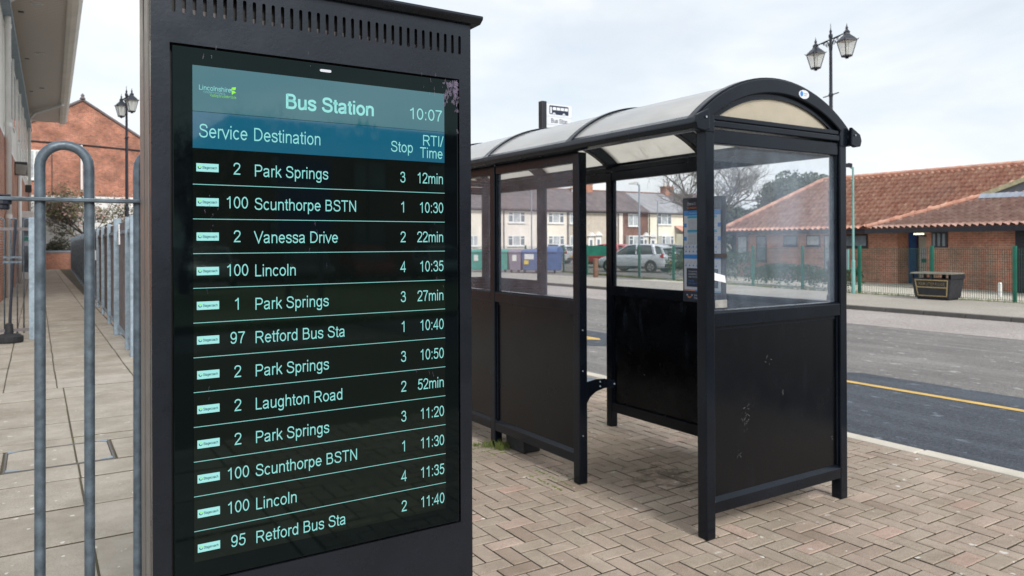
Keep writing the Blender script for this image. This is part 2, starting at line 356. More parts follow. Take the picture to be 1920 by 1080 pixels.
# ------------------------------------------------------------------ mesh helpers
class MB:
    def __init__(s): s.v = []; s.f = []; s.m = []
    def add(s, vs, fs, mi=0):
        o = len(s.v); s.v += [tuple(v) for v in vs]
        for f in fs: s.f.append(tuple(i+o for i in f)); s.m.append(mi)
        return s
    def box(s, x0, x1, y0, y1, z0, z1, mi=0, mtx=None):
        vs = [Vector(p) for p in ((x0,y0,z0),(x1,y0,z0),(x1,y1,z0),(x0,y1,z0),(x0,y0,z1),(x1,y0,z1),(x1,y1,z1),(x0,y1,z1))]
        if mtx: vs = [mtx @ v for v in vs]
        return s.add(vs, [(0,3,2,1),(4,5,6,7),(0,1,5,4),(1,2,6,5),(2,3,7,6),(3,0,4,7)], mi)
    def prism(s, poly, fn, a, b, mi=0):
        """poly: 2-D outline; fn(u,v,w)->3-D; extruded from w=a to w=b"""
        n = len(poly); vs = [fn(u, v, a) for u, v in poly]+[fn(u, v, b) for u, v in poly]
        fs = [tuple(range(n-1, -1, -1)), tuple(range(n, 2*n))]+[(i, (i+1) % n, n+(i+1) % n, n+i) for i in range(n)]
        return s.add(vs, fs, mi)
    def tube(s, pts, r, n=8, mi=0, caps=True):
        pts = [Vector(p) for p in pts]; k = len(pts)
        rs = r if isinstance(r, (list, tuple)) else [r]*k
        vs = []; prev = None
        for i, p in enumerate(pts):
            t = (pts[min(i+1, k-1)]-pts[max(i-1, 0)]).normalized()
            if prev is None:
                a = Vector((0, 0, 1)) if abs(t.z) < .9 else Vector((1, 0, 0)); u = t.cross(a).normalized()
            else: u = (prev-t*prev.dot(t)).normalized()
            prev = u; w = t.cross(u)
            for j in range(n):
                g = 2*math.pi*j/n; vs.append(p+(u*math.cos(g)+w*math.sin(g))*rs[i])
        fs = [(i*n+j, i*n+(j+1) % n, (i+1)*n+(j+1) % n, (i+1)*n+j) for i in range(k-1) for j in range(n)]
        if caps: fs += [tuple(range(n-1, -1, -1)), tuple((k-1)*n+j for j in range(n))]
        return s.add(vs, fs, mi)
    def lathe(s, prof, c=(0, 0, 0), n=16, mi=0, rot=0., M_=None):
        vs = []
        for r, z in prof:
            for j in range(n):
                g = 2*math.pi*j/n+rot; p = Vector((r*math.cos(g), r*math.sin(g), z))
                if M_: p = M_ @ p
                vs.append(p+Vector(c))
        k = len(prof)
        fs = [(i*n+j, i*n+(j+1) % n, (i+1)*n+(j+1) % n, (i+1)*n+j) for i in range(k-1) for j in range(n)]
        fs += [tuple(range(n-1, -1, -1)), tuple((k-1)*n+j for j in range(n))]
        return s.add(vs, fs, mi)
    def build(s, name, mats, parent=None, world=True, smooth=False, bevel=0., seg=2):
        me = bpy.data.meshes.new(name)
        off = Vector(parent['_loc']) if (parent is not None and world) else Vector((0, 0, 0))
        me.from_pydata([Vector(v)-off for v in s.v], [], s.f)
        for m in (mats if isinstance(mats, (list, tuple)) else [mats]): me.materials.append(m)
        if len(me.materials) > 1: me.polygons.foreach_set('material_index', s.m)
        me.update()
        bm = bmesh.new(); bm.from_mesh(me); bmesh.ops.recalc_face_normals(bm, faces=bm.faces); bm.to_mesh(me); bm.free()
        if smooth: me.polygons.foreach_set('use_smooth', [True]*len(me.polygons))
        o = bpy.data.objects.new(name, me); C.objects.link(o)
        if parent is not None:
            o.parent = parent; o['_loc'] = parent['_loc']
        else: o['_loc'] = (0, 0, 0)
        if bevel:
            b = o.modifiers.new('bevel', 'BEVEL'); b.width = bevel; b.segments = seg; b.limit_method = 'ANGLE'; b.angle_limit = R(40)
        return o
def tag(o, label, cat, group=None):
    o['label'] = label; o['category'] = cat
    if group: o['group'] = group
    return o
def thing(name, label, cat, loc=(0, 0, 0), rz=0., group=None):
    o = bpy.data.objects.new(name, None); C.objects.link(o); o.empty_display_size = .1
    o.location = loc; o.rotation_euler = (0, 0, rz); o['_loc'] = tuple(loc)
    return tag(o, label, cat, group)
def struct(o): o['kind'] = 'structure'; return o
def stuff(o): o['kind'] = 'stuff'; return o
def dup(root, loc, rz, label):
    r = root.copy(); C.objects.link(r); r.location = loc; r.rotation_euler = (0, 0, rz); r['label'] = label
    for ch in list(root.children):
        c = ch.copy(); C.objects.link(c); c.parent = r
        for g in list(ch.children):
            d = g.copy(); C.objects.link(d); d.parent = c
    return r
def fXZ(y0): return lambda u, v, w: (u, y0+w, v)       # outline in X-Z, thickness in +Y
def fYZ(x0): return lambda u, v, w: (x0+w, u, v)       # outline in Y-Z, thickness in +X
def fXY(z0): return lambda u, v, w: (u, v, z0+w)
def rrect(x0, x1, y0, y1, r, n=4):
    out = []
    for cx, cy, a in ((x1-r, y1-r, 0), (x0+r, y1-r, 90), (x0+r, y0+r, 180), (x1-r, y0+r, 270)):
        for i in range(n+1):
            g = R(a+90*i/n); out.append((cx+r*math.cos(g), cy+r*math.sin(g)))
    return out
def ell(cx, cy, rx, ry, n=20): return [(cx+rx*math.cos(2*math.pi*i/n), cy+ry*math.sin(2*math.pi*i/n)) for i in range(n)]

# ------------------------------------------------------------------ lettering: a plain grotesque drawn as strokes
def A_(cx, cy, rx, ry, a0, a1, n=None):
    n = n or max(6, int(abs(a1-a0)/15))
    return [(cx+rx*math.cos(R(a0+(a1-a0)*i/n)), cy+ry*math.sin(R(a0+(a1-a0)*i/n))) for i in range(n+1)]
def sm(p, k=5):
    out = []
    for i in range(len(p)-1):
        p0, p1, p2, p3 = p[max(i-1, 0)], p[i], p[i+1], p[min(i+2, len(p)-1)]
        for j in range(k):
            t = j/k
            out.append(tuple(.5*((2*b)+(c-a)*t+(2*a-5*b+4*c-d)*t*t+(3*b-a-3*c+d)*t**3) for a, b, c, d in zip(p0, p1, p2, p3)))
    return out+[p[-1]]
def arch(x0, x1): return sm([(x0, 300), (x0+35, 410), (x0+110, 470), (x0+190, 482), (x1-55, 455), (x1-8, 395), (x1, 310)])+[(x1, 0)]
V_ = lambda x, a=0, b=716: [(x, a), (x, b)]
G = {
 ' ': (278, []), '0': (556, [A_(278, 358, 196, 320, 0, 360)]), '1': (556, [V_(330), sm([(335, 705), (285, 635), (205, 575), (115, 540)])]),
 '2': (556, [sm([(78, 500), (95, 590), (165, 660), (280, 680), (400, 655), (470, 580), (472, 490), (425, 400), (300, 270), (150, 135), (88, 42)])+[(515, 42)]]),
 '3': (556, [sm([(82, 530), (110, 610), (180, 665), (265, 680), (370, 660), (430, 590), (428, 500), (380, 425), (300, 392), (215, 386)]), sm([(255, 388), (360, 380), (445, 330), (475, 225), (450, 115), (370, 50), (265, 36), (160, 62), (95, 125), (75, 195)])]),
 '4': (556, [[(385, 0), (385, 690), (40, 200), (520, 200)]]),
 '5': (556, [[(485, 675), (160, 675), (108, 365)]+sm([(108, 365), (180, 430), (280, 448), (390, 415), (465, 330), (468, 225), (430, 110), (340, 45), (255, 38), (160, 60), (95, 120), (75, 190)])]),
 '7': (556, [[(45, 672), (505, 672)]+sm([(505, 672), (400, 530), (305, 345), (245, 160), (228, 0)])]),
 '9': (556, [A_(272, 478, 188, 202, 0, 360), sm([(460, 500), (462, 330), (425, 150), (340, 55), (245, 38), (145, 65), (85, 155)])]),
 ':': (278, [[(139, 0), (139, 100)], [(139, 419), (139, 519)]]), '/': (278, [[(15, -10), (262, 726)]]), '.': (278, [[(139, 0), (139, 100)]]),
 'A': (667, [[(25, 0), (333, 695), (642, 0)], [(150, 245), (515, 245)]]),
 'B': (667, [V_(122), [(122, 675)]+A_(370, 533, 155, 142, 90, -90)+[(122, 391)], [(122, 391)]+A_(385, 216, 190, 175, 90, -90)+[(122, 41)]]),
 'C': (722, [A_(375, 358, 290, 322, 35, 325)]), 'D': (722, [V_(122), [(122, 675)]+A_(320, 358, 315, 317, 90, -90)+[(122, 41)]]),
 'E': (667, [V_(122), [(122, 675), (610, 675)], [(122, 375), (575, 375)], [(122, 41), (622, 41)]]), 'F': (611, [V_(122), [(122, 675), (570, 675)], [(122, 365), (520, 365)]]),
 'G': (778, [A_(395, 358, 310, 322, 35, 318)+[(690, 140), (690, 335), (400, 335)]]), 'H': (722, [V_(122), V_(600), [(122, 375), (600, 375)]]),
 'I': (278, [V_(139)]), 'L': (556, [[(118, 716), (118, 41), (520, 41)]]), 'N': (722, [V_(120), [(125, 690), (597, 26)], V_(602)]),
 'O': (778, [A_(389, 358, 312, 322, 0, 360)]), 'P': (667, [V_(122), [(122, 675)]+A_(395, 500, 190, 175, 90, -90)+[(122, 325)]]),
 'Q': (778, [A_(389, 358, 312, 322, 0, 360), [(450, 190), (690, 20)]]),
 'R': (722, [V_(122), [(122, 675)]+A_(425, 510, 185, 165, 90, -90)+[(122, 345)], sm([(330, 345), (440, 290), (540, 170), (645, 0)])]),
 'S': (667, [sm([(565, 505), (540, 600), (460, 660), (340, 680), (220, 662), (145, 605), (130, 525), (170, 450), (270, 405), (410, 372), (525, 320), (578, 240), (570, 150), (510, 75), (410, 40), (335, 36), (205, 58), (115, 130), (88, 225)])]),
 'T': (611, [V_(305, 0, 676), [(20, 675), (591, 675)]]), 'U': (722, [[(118, 716)]+A_(361, 275, 243, 238, 180, 360)+[(604, 716)]]),
 'V': (667, [[(25, 716), (333, 25), (642, 716)]]), 'W': (944, [[(35, 716), (245, 25), (472, 690), (700, 25), (910, 716)]]), 'Y': (667, [[(25, 716), (333, 310), (642, 716)], V_(333, 0, 312)]),
 'a': (556, [sm([(78, 375), (105, 440), (175, 478), (280, 486), (380, 465), (420, 395), (420, 320)])+sm([(420, 320), (420, 130), (430, 50), (452, 0)]), sm([(418, 300), (330, 272), (200, 250), (100, 205), (78, 140), (105, 70), (175, 34), (255, 36), (340, 68), (400, 130), (418, 220)])]),
 'b': (556, [V_(105), A_(288, 259, 185, 226, 0, 360)]), 'c': (500, [A_(268, 259, 196, 226, 42, 318)]), 'd': (556, [V_(450), A_(267, 259, 185, 226, 0, 360)]),
 'e': (556, [[(85, 268), (478, 268)]+A_(280, 259, 198, 226, 3, 325)]), 'f': (278, [sm([(275, 688), (215, 690), (155, 660), (138, 590), (138, 500)])+[(138, 0)], [(15, 482), (258, 482)]]),
 'g': (556, [A_(262, 259, 182, 226, 0, 360), [(447, 519), (447, 20)]+sm([(447, 20), (436, -100), (370, -165), (262, -175), (155, -155), (100, -85)])]),
 'h': (556, [V_(105), arch(105, 450)]), 'i': (222, [V_(111, 0, 519), V_(111, 620, 716)]), 'k': (500, [V_(105), [(445, 519), (115, 205)], [(225, 310), (472, 0)]]),
 'l': (222, [V_(111)]), 'm': (833, [V_(105, 0, 519), arch(105, 416), arch(416, 728)]), 'n': (556, [V_(105, 0, 519), arch(105, 450)]),
 'o': (556, [A_(278, 259, 202, 226, 0, 360)]), 'p': (556, [V_(105, -200, 519), A_(288, 259, 185, 226, 0, 360)]), 'q': (556, [V_(450, -200, 519), A_(267, 259, 185, 226, 0, 360)]),
 'r': (333, [V_(105, 0, 519), sm([(105, 300), (130, 415), (190, 472), (255, 482), (325, 462)])]),
 's': (500, [sm([(428, 370), (400, 445), (330, 482), (245, 488), (150, 470), (98, 420), (95, 365), (140, 312), (250, 275), (370, 238), (428, 185), (428, 130), (390, 65), (310, 35), (245, 32), (150, 50), (92, 100), (70, 165)])]),
 't': (278, [sm([(135, 660), (135, 400), (135, 120), (155, 52), (205, 36), (262, 42)]), [(18, 482), (258, 482)]]),
 'u': (556, [[(105, 519), (105, 190)]+sm([(105, 190), (118, 90), (175, 38), (250, 36), (340, 62), (415, 130), (450, 230)]), V_(450, 0, 519)]),
 'v': (500, [[(20, 519), (250, 25), (480, 519)]]), 'w': (722, [[(20, 519), (190, 25), (361, 500), (532, 25), (702, 519)]]), 'y': (500, [[(22, 519), (255, 15)], [(482, 519), (270, -20)]+sm([(270, -20), (230, -140), (165, -182), (70, -170)])]),
}
def text_w(t): return sum(G[c][0] for c in t)/1000
def text(mb, t, fn, u, v, size, mi=0, align='l', w=74, wid=None, lift=0.):
    """write t with its baseline at (u,v); size = em; fn(u,v,lift)->3-D"""
    tw = text_w(t); sx = wid or size
    x = u-(tw*sx if align == 'r' else tw*sx/2 if align == 'c' else 0)
    for ch in t:
        adv, strokes = G[ch]
        for st in strokes:
            p = [Vector(q) for q in st]; n = len(p); hw = w/2
            closed = n > 6 and (p[0]-p[-1]).length < 1
            if closed: p = p[:-1]; n -= 1
            vs = []
            for i in range(n):
                a = p[i]-p[i-1] if (i or closed) else p[1]-p[0]
                b = (p[(i+1) % n]-p[i]) if (i < n-1 or closed) else p[i]-p[i-1]
                a = a.normalized() if a.length else b.normalized(); b = b.normalized() if b.length else a
                t_ = (a+b); t_ = t_.normalized() if t_.length > 1e-6 else a
                nn = Vector((-t_.y, t_.x)); k = hw/max(.45, nn.dot(Vector((-a.y, a.x))))
                for sgn in (1, -1):
                    q = p[i]+nn*k*sgn; vs.append(fn(x+q.x*sx/1000, v+q.y*size/1000, lift))
            m = n if closed else n-1
            mb.add(vs, [(2*i, 2*i+1, 2*((i+1) % n)+1, 2*((i+1) % n)) for i in range(m)], mi)
        x += adv*sx/1000
    return x

# ================================================================== THE SETTING: ground, road, pavements
struct(MB().box(-700, 700, -500, 900, -.6, -.13).build('ground', M['ground']))
struct(MB().box(5.76, 17.2, -60, 70, -.3, -.10).build('road', M['asphalt']))
def sheet(name, m, x0, x1, y0, y1, z, n=1):
    return MB().add([(x0, y0, z), (x1, y0, z), (x1, y1, z), (x0, y1, z)], [(0, 1, 2, 3)]).build(name, m)
struct(sheet('pale_lane', M['asphalt_pale'], 14.2, 17.19, -60, 70, -.096))
struct(MB().add([(5.77, -25, -.095), (9.02, -25, -.095), (8.98, 5.7, -.095), (8.6, 6.1, -.095), (5.77, 6.1, -.095)], [(0, 1, 2, 3, 4)]).build('bay_surface', M['asphalt_new']))
struct(MB().add([(5.77, 11.4, -.095), (7.9, 9.5, -.095), (9.0, 9.7, -.095), (9.0, 26, -.095), (5.77, 26, -.095)], [(0, 1, 2, 3, 4)]).build('bay_surface', M['asphalt_new']))
lm = MB()
lm.add([(8.22, -25, -.09), (8.33, -25, -.09), (8.33, 7.6, -.09), (8.22, 7.6, -.09)], [(0, 1, 2, 3)])
lm.add([(8.26, 10.1, -.09), (8.38, 10.3, -.09), (8.38, 24, -.09), (8.26, 24, -.09)], [(0, 1, 2, 3)])
lm.add([(8.26, 10.12, -.09), (8.26, 10.42, -.09), (6.0, 13.2, -.09), (6.0, 12.9, -.09)], [(0, 1, 2, 3)])
struct(lm.build('bay_markings', M['yellow_line']))
struct(MB().box(17.35, 21.55, -40, 60, -.3, 0).build('far_pavement', M['footway']))
struct(MB().box(21.55, 60, -40, 60, -.3, -.02).build('car_park', M['ground']))
k = MB(); y = -40.
while y < 60: k.box(17.2, 17.348, y, y+.905, -.3, .004); y += .915
struct(k.build('far_kerb', M['kerb_dark'], bevel=.012))
k = MB(); y = -6.; rnd = random.Random(3)
while y < 40:
    dx = rnd.uniform(-.008, .008); z = rnd.uniform(-.004, .004)
    k.box(5.605+dx, 5.755+dx, y, y+.9, -.3, .002+z); y += .914
struct(k.build('near_kerb', M['kerb'], bevel=.012))
struct(MB().box(-8, 5.62, -8, 60, -.3, -.012).build('paving_bed', M['joint']))
def stones(name, cells, m, gap, bev, seed, zj=.0012, gy=0.):
    """cells: (x0,x1,y0,y1) of every stone; a chamfered block each, its tone in a face attribute"""
    rnd = random.Random(seed); mb = MB(); tone = []
    for x0, x1, y0, y1 in cells:
        j = lambda: rnd.uniform(-.0016, .0016)
        x0 += gap+j(); x1 -= gap+j(); y0 += gap+gy+j(); y1 -= gap+gy+j(); z = rnd.uniform(-zj, zj); b = bev; tl = rnd.uniform(-.0012, .0012)
        vs = [(x0,y0,-.02),(x1,y0,-.02),(x1,y1,-.02),(x0,y1,-.02),(x0,y0,z-b*.6),(x1,y0,z-b*.6),(x1,y1,z-b*.6),(x0,y1,z-b*.6),
              (x0+b,y0+b,z+tl),(x1-b,y0+b,z),(x1-b,y1-b,z-tl),(x0+b,y1-b,z)]
        mb.add(vs, [(8,9,10,11),(4,5,9,8),(5,6,10,9),(6,7,11,10),(7,4,8,11),(0,1,5,4),(1,2,6,5),(2,3,7,6),(3,0,4,7)])
        mb.m[-4:] = [1]*4
        tone += [min(1, max(0, rnd.gauss(.5, .17)))]*9
    o = mb.build(name, [m, M['joint']]); a = o.data.attributes.new('tone', 'FLOAT', 'FACE'); a.data.foreach_set('value', tone); return o
cells = []; w = .1025
for a in range(-200, 220):
    for b in range(-80, 120):
        for (cx, cy, dx, dy) in ((0, 0, 2, 1), (2, 0, 1, 2)):
            i = cx+a+2*b; j = cy-a+2*b
            x0 = 1.28+i*w; y0 = 2.0+j*w; x1 = x0+dx*w; y1 = y0+dy*w
            x0, x1 = max(x0, 1.275), min(x1, 5.603)
            if x1-x0 > .02 and -2.6 < y0 < 27: cells.append((x0, x1, y0, y1))
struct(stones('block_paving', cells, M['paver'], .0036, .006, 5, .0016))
cells = []; rnd = random.Random(8); y = -2.4+.005; r = 0
while y < 57:
    h = .64; seam = (.25 if y < 9.4 else .19)+rnd.uniform(-.003, .003)
    xs = [seam-.9*4, seam-.9*3, seam-.9*2, seam-.9, seam, seam+.9, 1.27] if y < 9.4 else [seam-.9*4, seam-.9*3, seam-.9*2, seam-.5, seam, seam+.8, 1.27]
    for i in range(len(xs)-1):
        if xs[i+1]-xs[i] > .05: cells.append((xs[i], xs[i+1], y, y+h))
    y += h; r += 1
mh = (-.215, .505, 6.31, 6.96)
cells2 = []
for c in cells:                                     # stones are cut round the recessed cover
    if c[1] > mh[0] and c[0] < mh[1] and c[3] > mh[2] and c[2] < mh[3]:
        x0, x1, y0, y1 = c
        if y0 < mh[2]-.03: cells2.append((x0, x1, y0, mh[2]))
        if y1 > mh[3]+.03: cells2.append((x0, x1, mh[3], y1))
        ya, yb = max(y0, mh[2]), min(y1, mh[3])
        if x0 < mh[0]-.03: cells2.append((x0, mh[0], ya, yb))
        if x1 > mh[1]+.03: cells2.append((mh[1], x1, ya, yb))
    else: cells2.append(c)
struct(stones('path_paving', cells2, M['slab'], .0065, .006, 11, .0022, .005))
t = thing('access_cover', 'slab filled access cover with worn metal corners, set in the path behind the railing', 'manhole cover', (.145, 6.63, 0))
o = stones('cover_infill', [(-.19, .245, 6.335, 6.935), (.25, .48, 6.335, 6.935)], M['slab'], .003, .004, 12)
o.location = -Vector((.145, 6.63, 0)); o.parent = t; o['_loc'] = t['_loc']
f = MB()
f.box(-.205, .495, 6.318, 6.332, -.02, .002).box(-.205, .495, 6.938, 6.952, -.02, .002).box(-.205, -.191, 6.332, 6.938, -.02, .002).box(.481, .495, 6.332, 6.938, -.02, .002)
f.build('cover_frame', M['kerb_dark'], t)
for sx, x in ((1, -.19), (-1, .48)):
    for sy, y in ((1, 6.335), (-1, 6.935)):
        MB().prism([(x, y), (x+sx*.09, y), (x, y+sy*.05)], fXY(.0022), 0, .0025).build('corner_plate', M['galv_light'], t)

# ================================================================== BUS SHELTER
X0, X1, Y0 = 3.02, 4.27, 2.81
PY = [2.81, 3.92, 5.0, 6.07, 7.15]                     # post lines
PW = .068
sh = thing('bus_shelter', 'black framed bus shelter with clear glazing and barrel vaulted opal roof', 'bus shelter', (3.645, 4.98, 0))
CXR, ZC, RR = 3.645, 1.533, 1.002
def arc(t, r, zc=ZC): return (CXR+r*math.sin(t), zc+r*math.cos(t))
TE = math.asin(.705/RR)
for i, py in enumerate(PY):
    for x in (X0, X1-PW):
        MB().box(x, x+PW, py, py+PW, 0, 2.2).build('post', M['shelter'], sh, bevel=.006)
# roof sheet, gutters, ribs
n = 28
outer = [arc(-TE+2*TE*i/n, RR) for i in range(n+1)]; inner = [arc(-TE+2*TE*i/n, RR-.006) for i in range(n+1)]
q = MB().prism(outer+inner[::-1], fXZ(Y0+.05), 0, PY[-1]+PW-Y0-.08)
for i in range(n): q.m[2+i] = 1
q.build('roof_sheet', [M['roof_sheet'], M['roof_skin']], sh, smooth=False)
def gutter(sx):
    xg = CXR+sx*.69
    prof = [(xg-sx*.05, 2.295), (xg+sx*.02, 2.262), (xg+sx*.036, 2.232), (xg+sx*.026, 2.205), (xg-sx*.02, 2.198), (xg-sx*.055, 2.205), (xg-sx*.06, 2.25)]
    MB().prism(prof, fXZ(Y0-.01), 0, PY[-1]+PW+.02-Y0).build('gutter', M['shelter'], sh, bevel=.008, seg=3)
    cap = [(xg-sx*.058, 2.312), (xg+sx*.03, 2.272), (xg+sx*.046, 2.232), (xg+sx*.032, 2.196), (xg-sx*.022, 2.188), (xg-sx*.064, 2.2)]
    MB().prism(cap, fXZ(Y0-.035), 0, .024).build('gutter_cap', M['shelter'], sh, bevel=.006, seg=3)
gutter(-1); gutter(1)
for i, py in enumerate(PY):
    a = [arc(-TE*.985+2*TE*.985*k/n, RR+.014) for k in range(n+1)]; b = [arc(-TE*.985+2*TE*.985*k/n, RR+.001) for k in range(n+1)]
    MB().prism(a+b[::-1], fXZ(py-.005 if i else py+.012), 0, .05).build('roof_rib', M['shelter'], sh, bevel=.004)
    if i:
        a = [arc(-TE+2*TE*k/n, RR-.008) for k in range(n+1)]; b = [arc(-TE*.9+2*TE*.9*k/n, RR-.10) for k in range(n+1)]
        MB().prism(a+b[::-1], fXZ(py+.006), 0, .055).build('roof_arch', M['shelter'], sh, bevel=.006)
# gable arch (near end and far end)
def gable(y, s):
    a = [arc(-TE*1.0+2*TE*k/n, RR+.004) for k in range(n+1)]
    hs, rise, zb = .565, .175, 2.282
    r2 = (hs*hs+rise*rise)/(2*rise); z2 = zb+rise-r2; t2 = math.asin(hs/r2)
    b = [(CXR+r2*math.sin(-t2+2*t2*k/n), z2+r2*math.cos(-t2+2*t2*k/n)) for k in range(n+1)]
    leg = [(X1, 2.19), (X1-PW, 2.19), (X1-PW, 2.26)]; leg2 = [(X0+PW, 2.26), (X0+PW, 2.19), (X0, 2.19)]
    g = MB().prism(a+leg+b[::-1]+leg2, fXZ(y-.004), 0, PW+.004).build('gable_arch', M['shelter'], sh, bevel=.007, seg=3)
    hs3, r3 = hs-.03, r2-.03; t3 = math.asin(min(.99, hs3/r3))
    c = [(CXR+r3*math.sin(-t3+2*t3*k/n), z2+r3*math.cos(-t3+2*t3*k/n)) for k in range(n+1)]
    zz = c[0][1]
    MB().prism(b+c[::-1], fXZ(y+.022), 0, .03).build('gable_bead', M['shelter'], sh)
    MB().prism([(CXR-.53, zz-.01)]+c+[(CXR+.53, zz-.01)], fXZ(y+.036), 0, .005).build('gable_panel', M['tan_glass'], sh)
    MB().box(X0+PW, X1-PW, y+.006, y+PW-.006, 2.262, 2.29).build('tie_bar', M['shelter'], sh, bevel=.005)
    MB().box(X0+PW, X1-PW, y-.001, y+PW, 2.222, 2.258).build('tie_bar', M['shelter'], sh, bevel=.006)
gable(Y0, 1); gable(PY[-1], -1)
def infill(fn_box, fn_pt, u0, u1, w0, inward):
    """one glazed bay in a frame: rails, jambs, black lower panel, glass. fn_box(u0,u1,w0,w1,z0,z1)->box on MB"""
    s = inward
    def b(u0_, u1_, a, c, z0, z1): return fn_box(MB(), u0_, u1_, w0+min(a*s, c*s), w0+max(a*s, c*s), z0, z1)
    b(u0, u1, .010, .060, 2.135, 2.212).build('top_rail', M['shelter'], sh, bevel=.005)
    def rail(z0, z1, ch, nm):
        q = [(.002, z0+.003), (.005, z0), (.062, z0), (.062, z1), (.002+ch, z1), (.004, z1-ch*.75), (.002, z1-ch*.9)]
        MB().prism([(w0+s*a_, z_) for a_, z_ in q], lambda p, z_, u: fn_pt(u, p, z_), u0, u1).build(nm, M['shelter'], sh, bevel=.002)
    rail(1.142, 1.226, .014, 'waist_rail'); rail(.132, .215, .024, 'bottom_rail')
    for (a, c) in ((u0, u0+.016), (u1-.016, u1)):
        b(a, c, .016, .052, .215, 1.142).build('jamb', M['shelter'], sh, bevel=.003)
        b(a, c, .016, .052, 1.226, 2.135).build('jamb', M['shelter'], sh, bevel=.003)
    p = b(u0+.016, u1-.016, .028, .036, .215, 1.142).build('lower_panel', M['panel_scuffed' if inward < 0 else 'panel'], sh)
    b(u0+.016, u1-.016, .0225, .0282, 1.118, 1.142).build('panel_bead', M['shelter'], sh, bevel=.002)
    b(u0+.016, u1-.016, .030, .036, 1.226, 2.135).build('glass_pane', M['glass'], sh)
px = lambda u, p, z: (u, p, z); py_ = lambda u, p, z: (p, u, z)
fx = lambda m, u0, u1, w0, w1, z0, z1: m.box(u0, u1, w0, w1, z0, z1)
fy = lambda m, u0, u1, w0, w1, z0, z1: m.box(w0, w1, u0, u1, z0, z1)
infill(fx, px, X0+PW, X1-PW, PY[0], 1)
infill(fx, px, X0+PW, X1-PW, PY[-1]+PW, -1)
for a, b in ((1, 2), (2, 3), (3, 4)): infill(fy, py_, PY[a]+PW, PY[b], X0, 1)
for a, b in ((0, 1), (1, 2), (3, 4)): infill(fy, py_, PY[a]+PW, PY[b], X1, -1)
for x in (X0+.008, X1-PW+.008):                         # eaves beams over the open bays
    MB().box(x, x+.05, Y0+PW, PY[-1], 2.213, 2.255).build('eaves_beam', M['shelter'], sh, bevel=.004)
MB().box(X1-PW+.004, X1-.006, PY[2]+PW, PY[3], 2.13, 2.21).build('eaves_beam', M['shelter'], sh, bevel=.004)
for (x, z) in ((2.985, 2.262), (4.305, 2.262)):
    MB().lathe([(.006, 0), (.006, .003)], (x, Y0-.039, z), 10, M_=Matrix.Rotation(R(90), 4, 'X')).build('screw_head', M['galv_light'], sh)
for y in PY[1:4]:
    for z in (.32, .75, 1.02): MB().lathe([(.005, 0), (.004, .004)], (X0+.028, y-.001, z), 8, M_=Matrix.Rotation(R(90), 4, 'X')).build('screw_head', M['galv_light'], sh)
rnd = random.Random(15); m = MB()                      # pale scuffs on the end panel
for i in range(30):
    cx_, cz_ = rnd.choice(((3.36, .62), (3.38, .66), (3.35, .58), (3.70, .72), (3.55, .92), (3.3, .4))); a = rnd.uniform(0, 3.1); ln = rnd.uniform(.004, .018); w_ = rnd.uniform(.0006, .0018); u, v = cx_+rnd.gauss(0, .018), cz_+rnd.gauss(0, .022)
    dx, dz = math.cos(a)*ln, math.sin(a)*ln; m.add([(u-dx, Y0+.0275, v-dz), (u+dz*w_/ln, Y0+.0275, v-dx*w_/ln), (u+dx, Y0+.0275, v+dz), (u-dz*w_/ln, Y0+.0275, v+dx*w_/ln)], [(0, 1, 2, 3)])
m.build('scuff_marks', M['scuff'], sh)
# perch seat along the panelled bays
MB().prism([(3.10, .655), (3.33, .64), (3.345, .628), (3.33, .618), (3.10, .63)], fXZ(PY[1]+.03), 0, PY[4]-PY[1]).build('perch_seat', M['galv_light'], sh, bevel=.004)
for y in (PY[1]+.006, PY[2]+.01, PY[3]+.01, PY[4]+.01):
    q = [(3.09, .672), (3.17, .683), (3.25, .678), (3.33, .655), (3.345, .632), (3.32, .615), (3.24, .615), (3.17, .6), (3.12, .57), (3.09, .53)]
    br = MB().prism(q, fXZ(y), 0, .012).build('seat_bracket', M['shelter'], sh, bevel=.002)
    for x, z in ((3.2, .663), (3.2, .632), (3.325, .636)): MB().lathe([(.006, 0), (.005, .004)], (x, y, z), 8, M_=Matrix.Rotation(R(90), 4, 'X')).build('bolt', M['galv_light'], br)
# oval maker's plate on the arch
pl = MB().prism(ell(3.845, 2.474, .047, .026, 28), fXZ(Y0-.0072), 0, .003).build('oval_plate', M['sign_white'], sh)
a = MB().prism(ell(3.822, 2.476, .013, .016, 18), fXZ(Y0-.0079), 0, .0006)
a.build('blue_emblem', M['poster_blue'], pl)
a = MB().box(3.842, 3.875, Y0-.0078, Y0-.0072, 2.477, 2.482).box(3.842, 3.868, Y0-.0078, Y0-.0072, 2.466, 2.470); a.build('small_print', M['poster_grey'], pl)
# things stuck to the gable glass
g1 = MB().add([(3.107, 2.8375, 1.435), (3.197, 2.8375, 1.415), (3.205, 2.8375, 1.375), (3.112, 2.8375, 1.392), (3.15, 2.836, 1.405)], [(0, 1, 4), (1, 2, 4), (2, 3, 4), (3, 0, 4)]).build('torn_paper', M['paper'])
tag(g1, 'torn white paper scrap stuck to the glass at the end of the shelter', 'paper scrap')
tag(MB().prism(rrect(3.115, 3.213, 1.513, 1.537, .003), fXZ(2.836), 0, .002).build('tape_strip', M['tape']), 'short strip of dark tape on the shelter end glass above the torn paper', 'tape')
tag(MB().prism(rrect(3.118, 3.212, 1.24, 1.283, .006), fXZ(2.836), 0, .002).build('adhesive_pad', M['adhesive']), 'grey foam adhesive patch low on the shelter end glass', 'adhesive patch')
tag(MB().box(3.10, 3.26, 4.72, 4.97, 0, .11).build('rubber_block', M['rubber'], bevel=.012), 'black rubber block on the paving under the shelter panel', 'block')
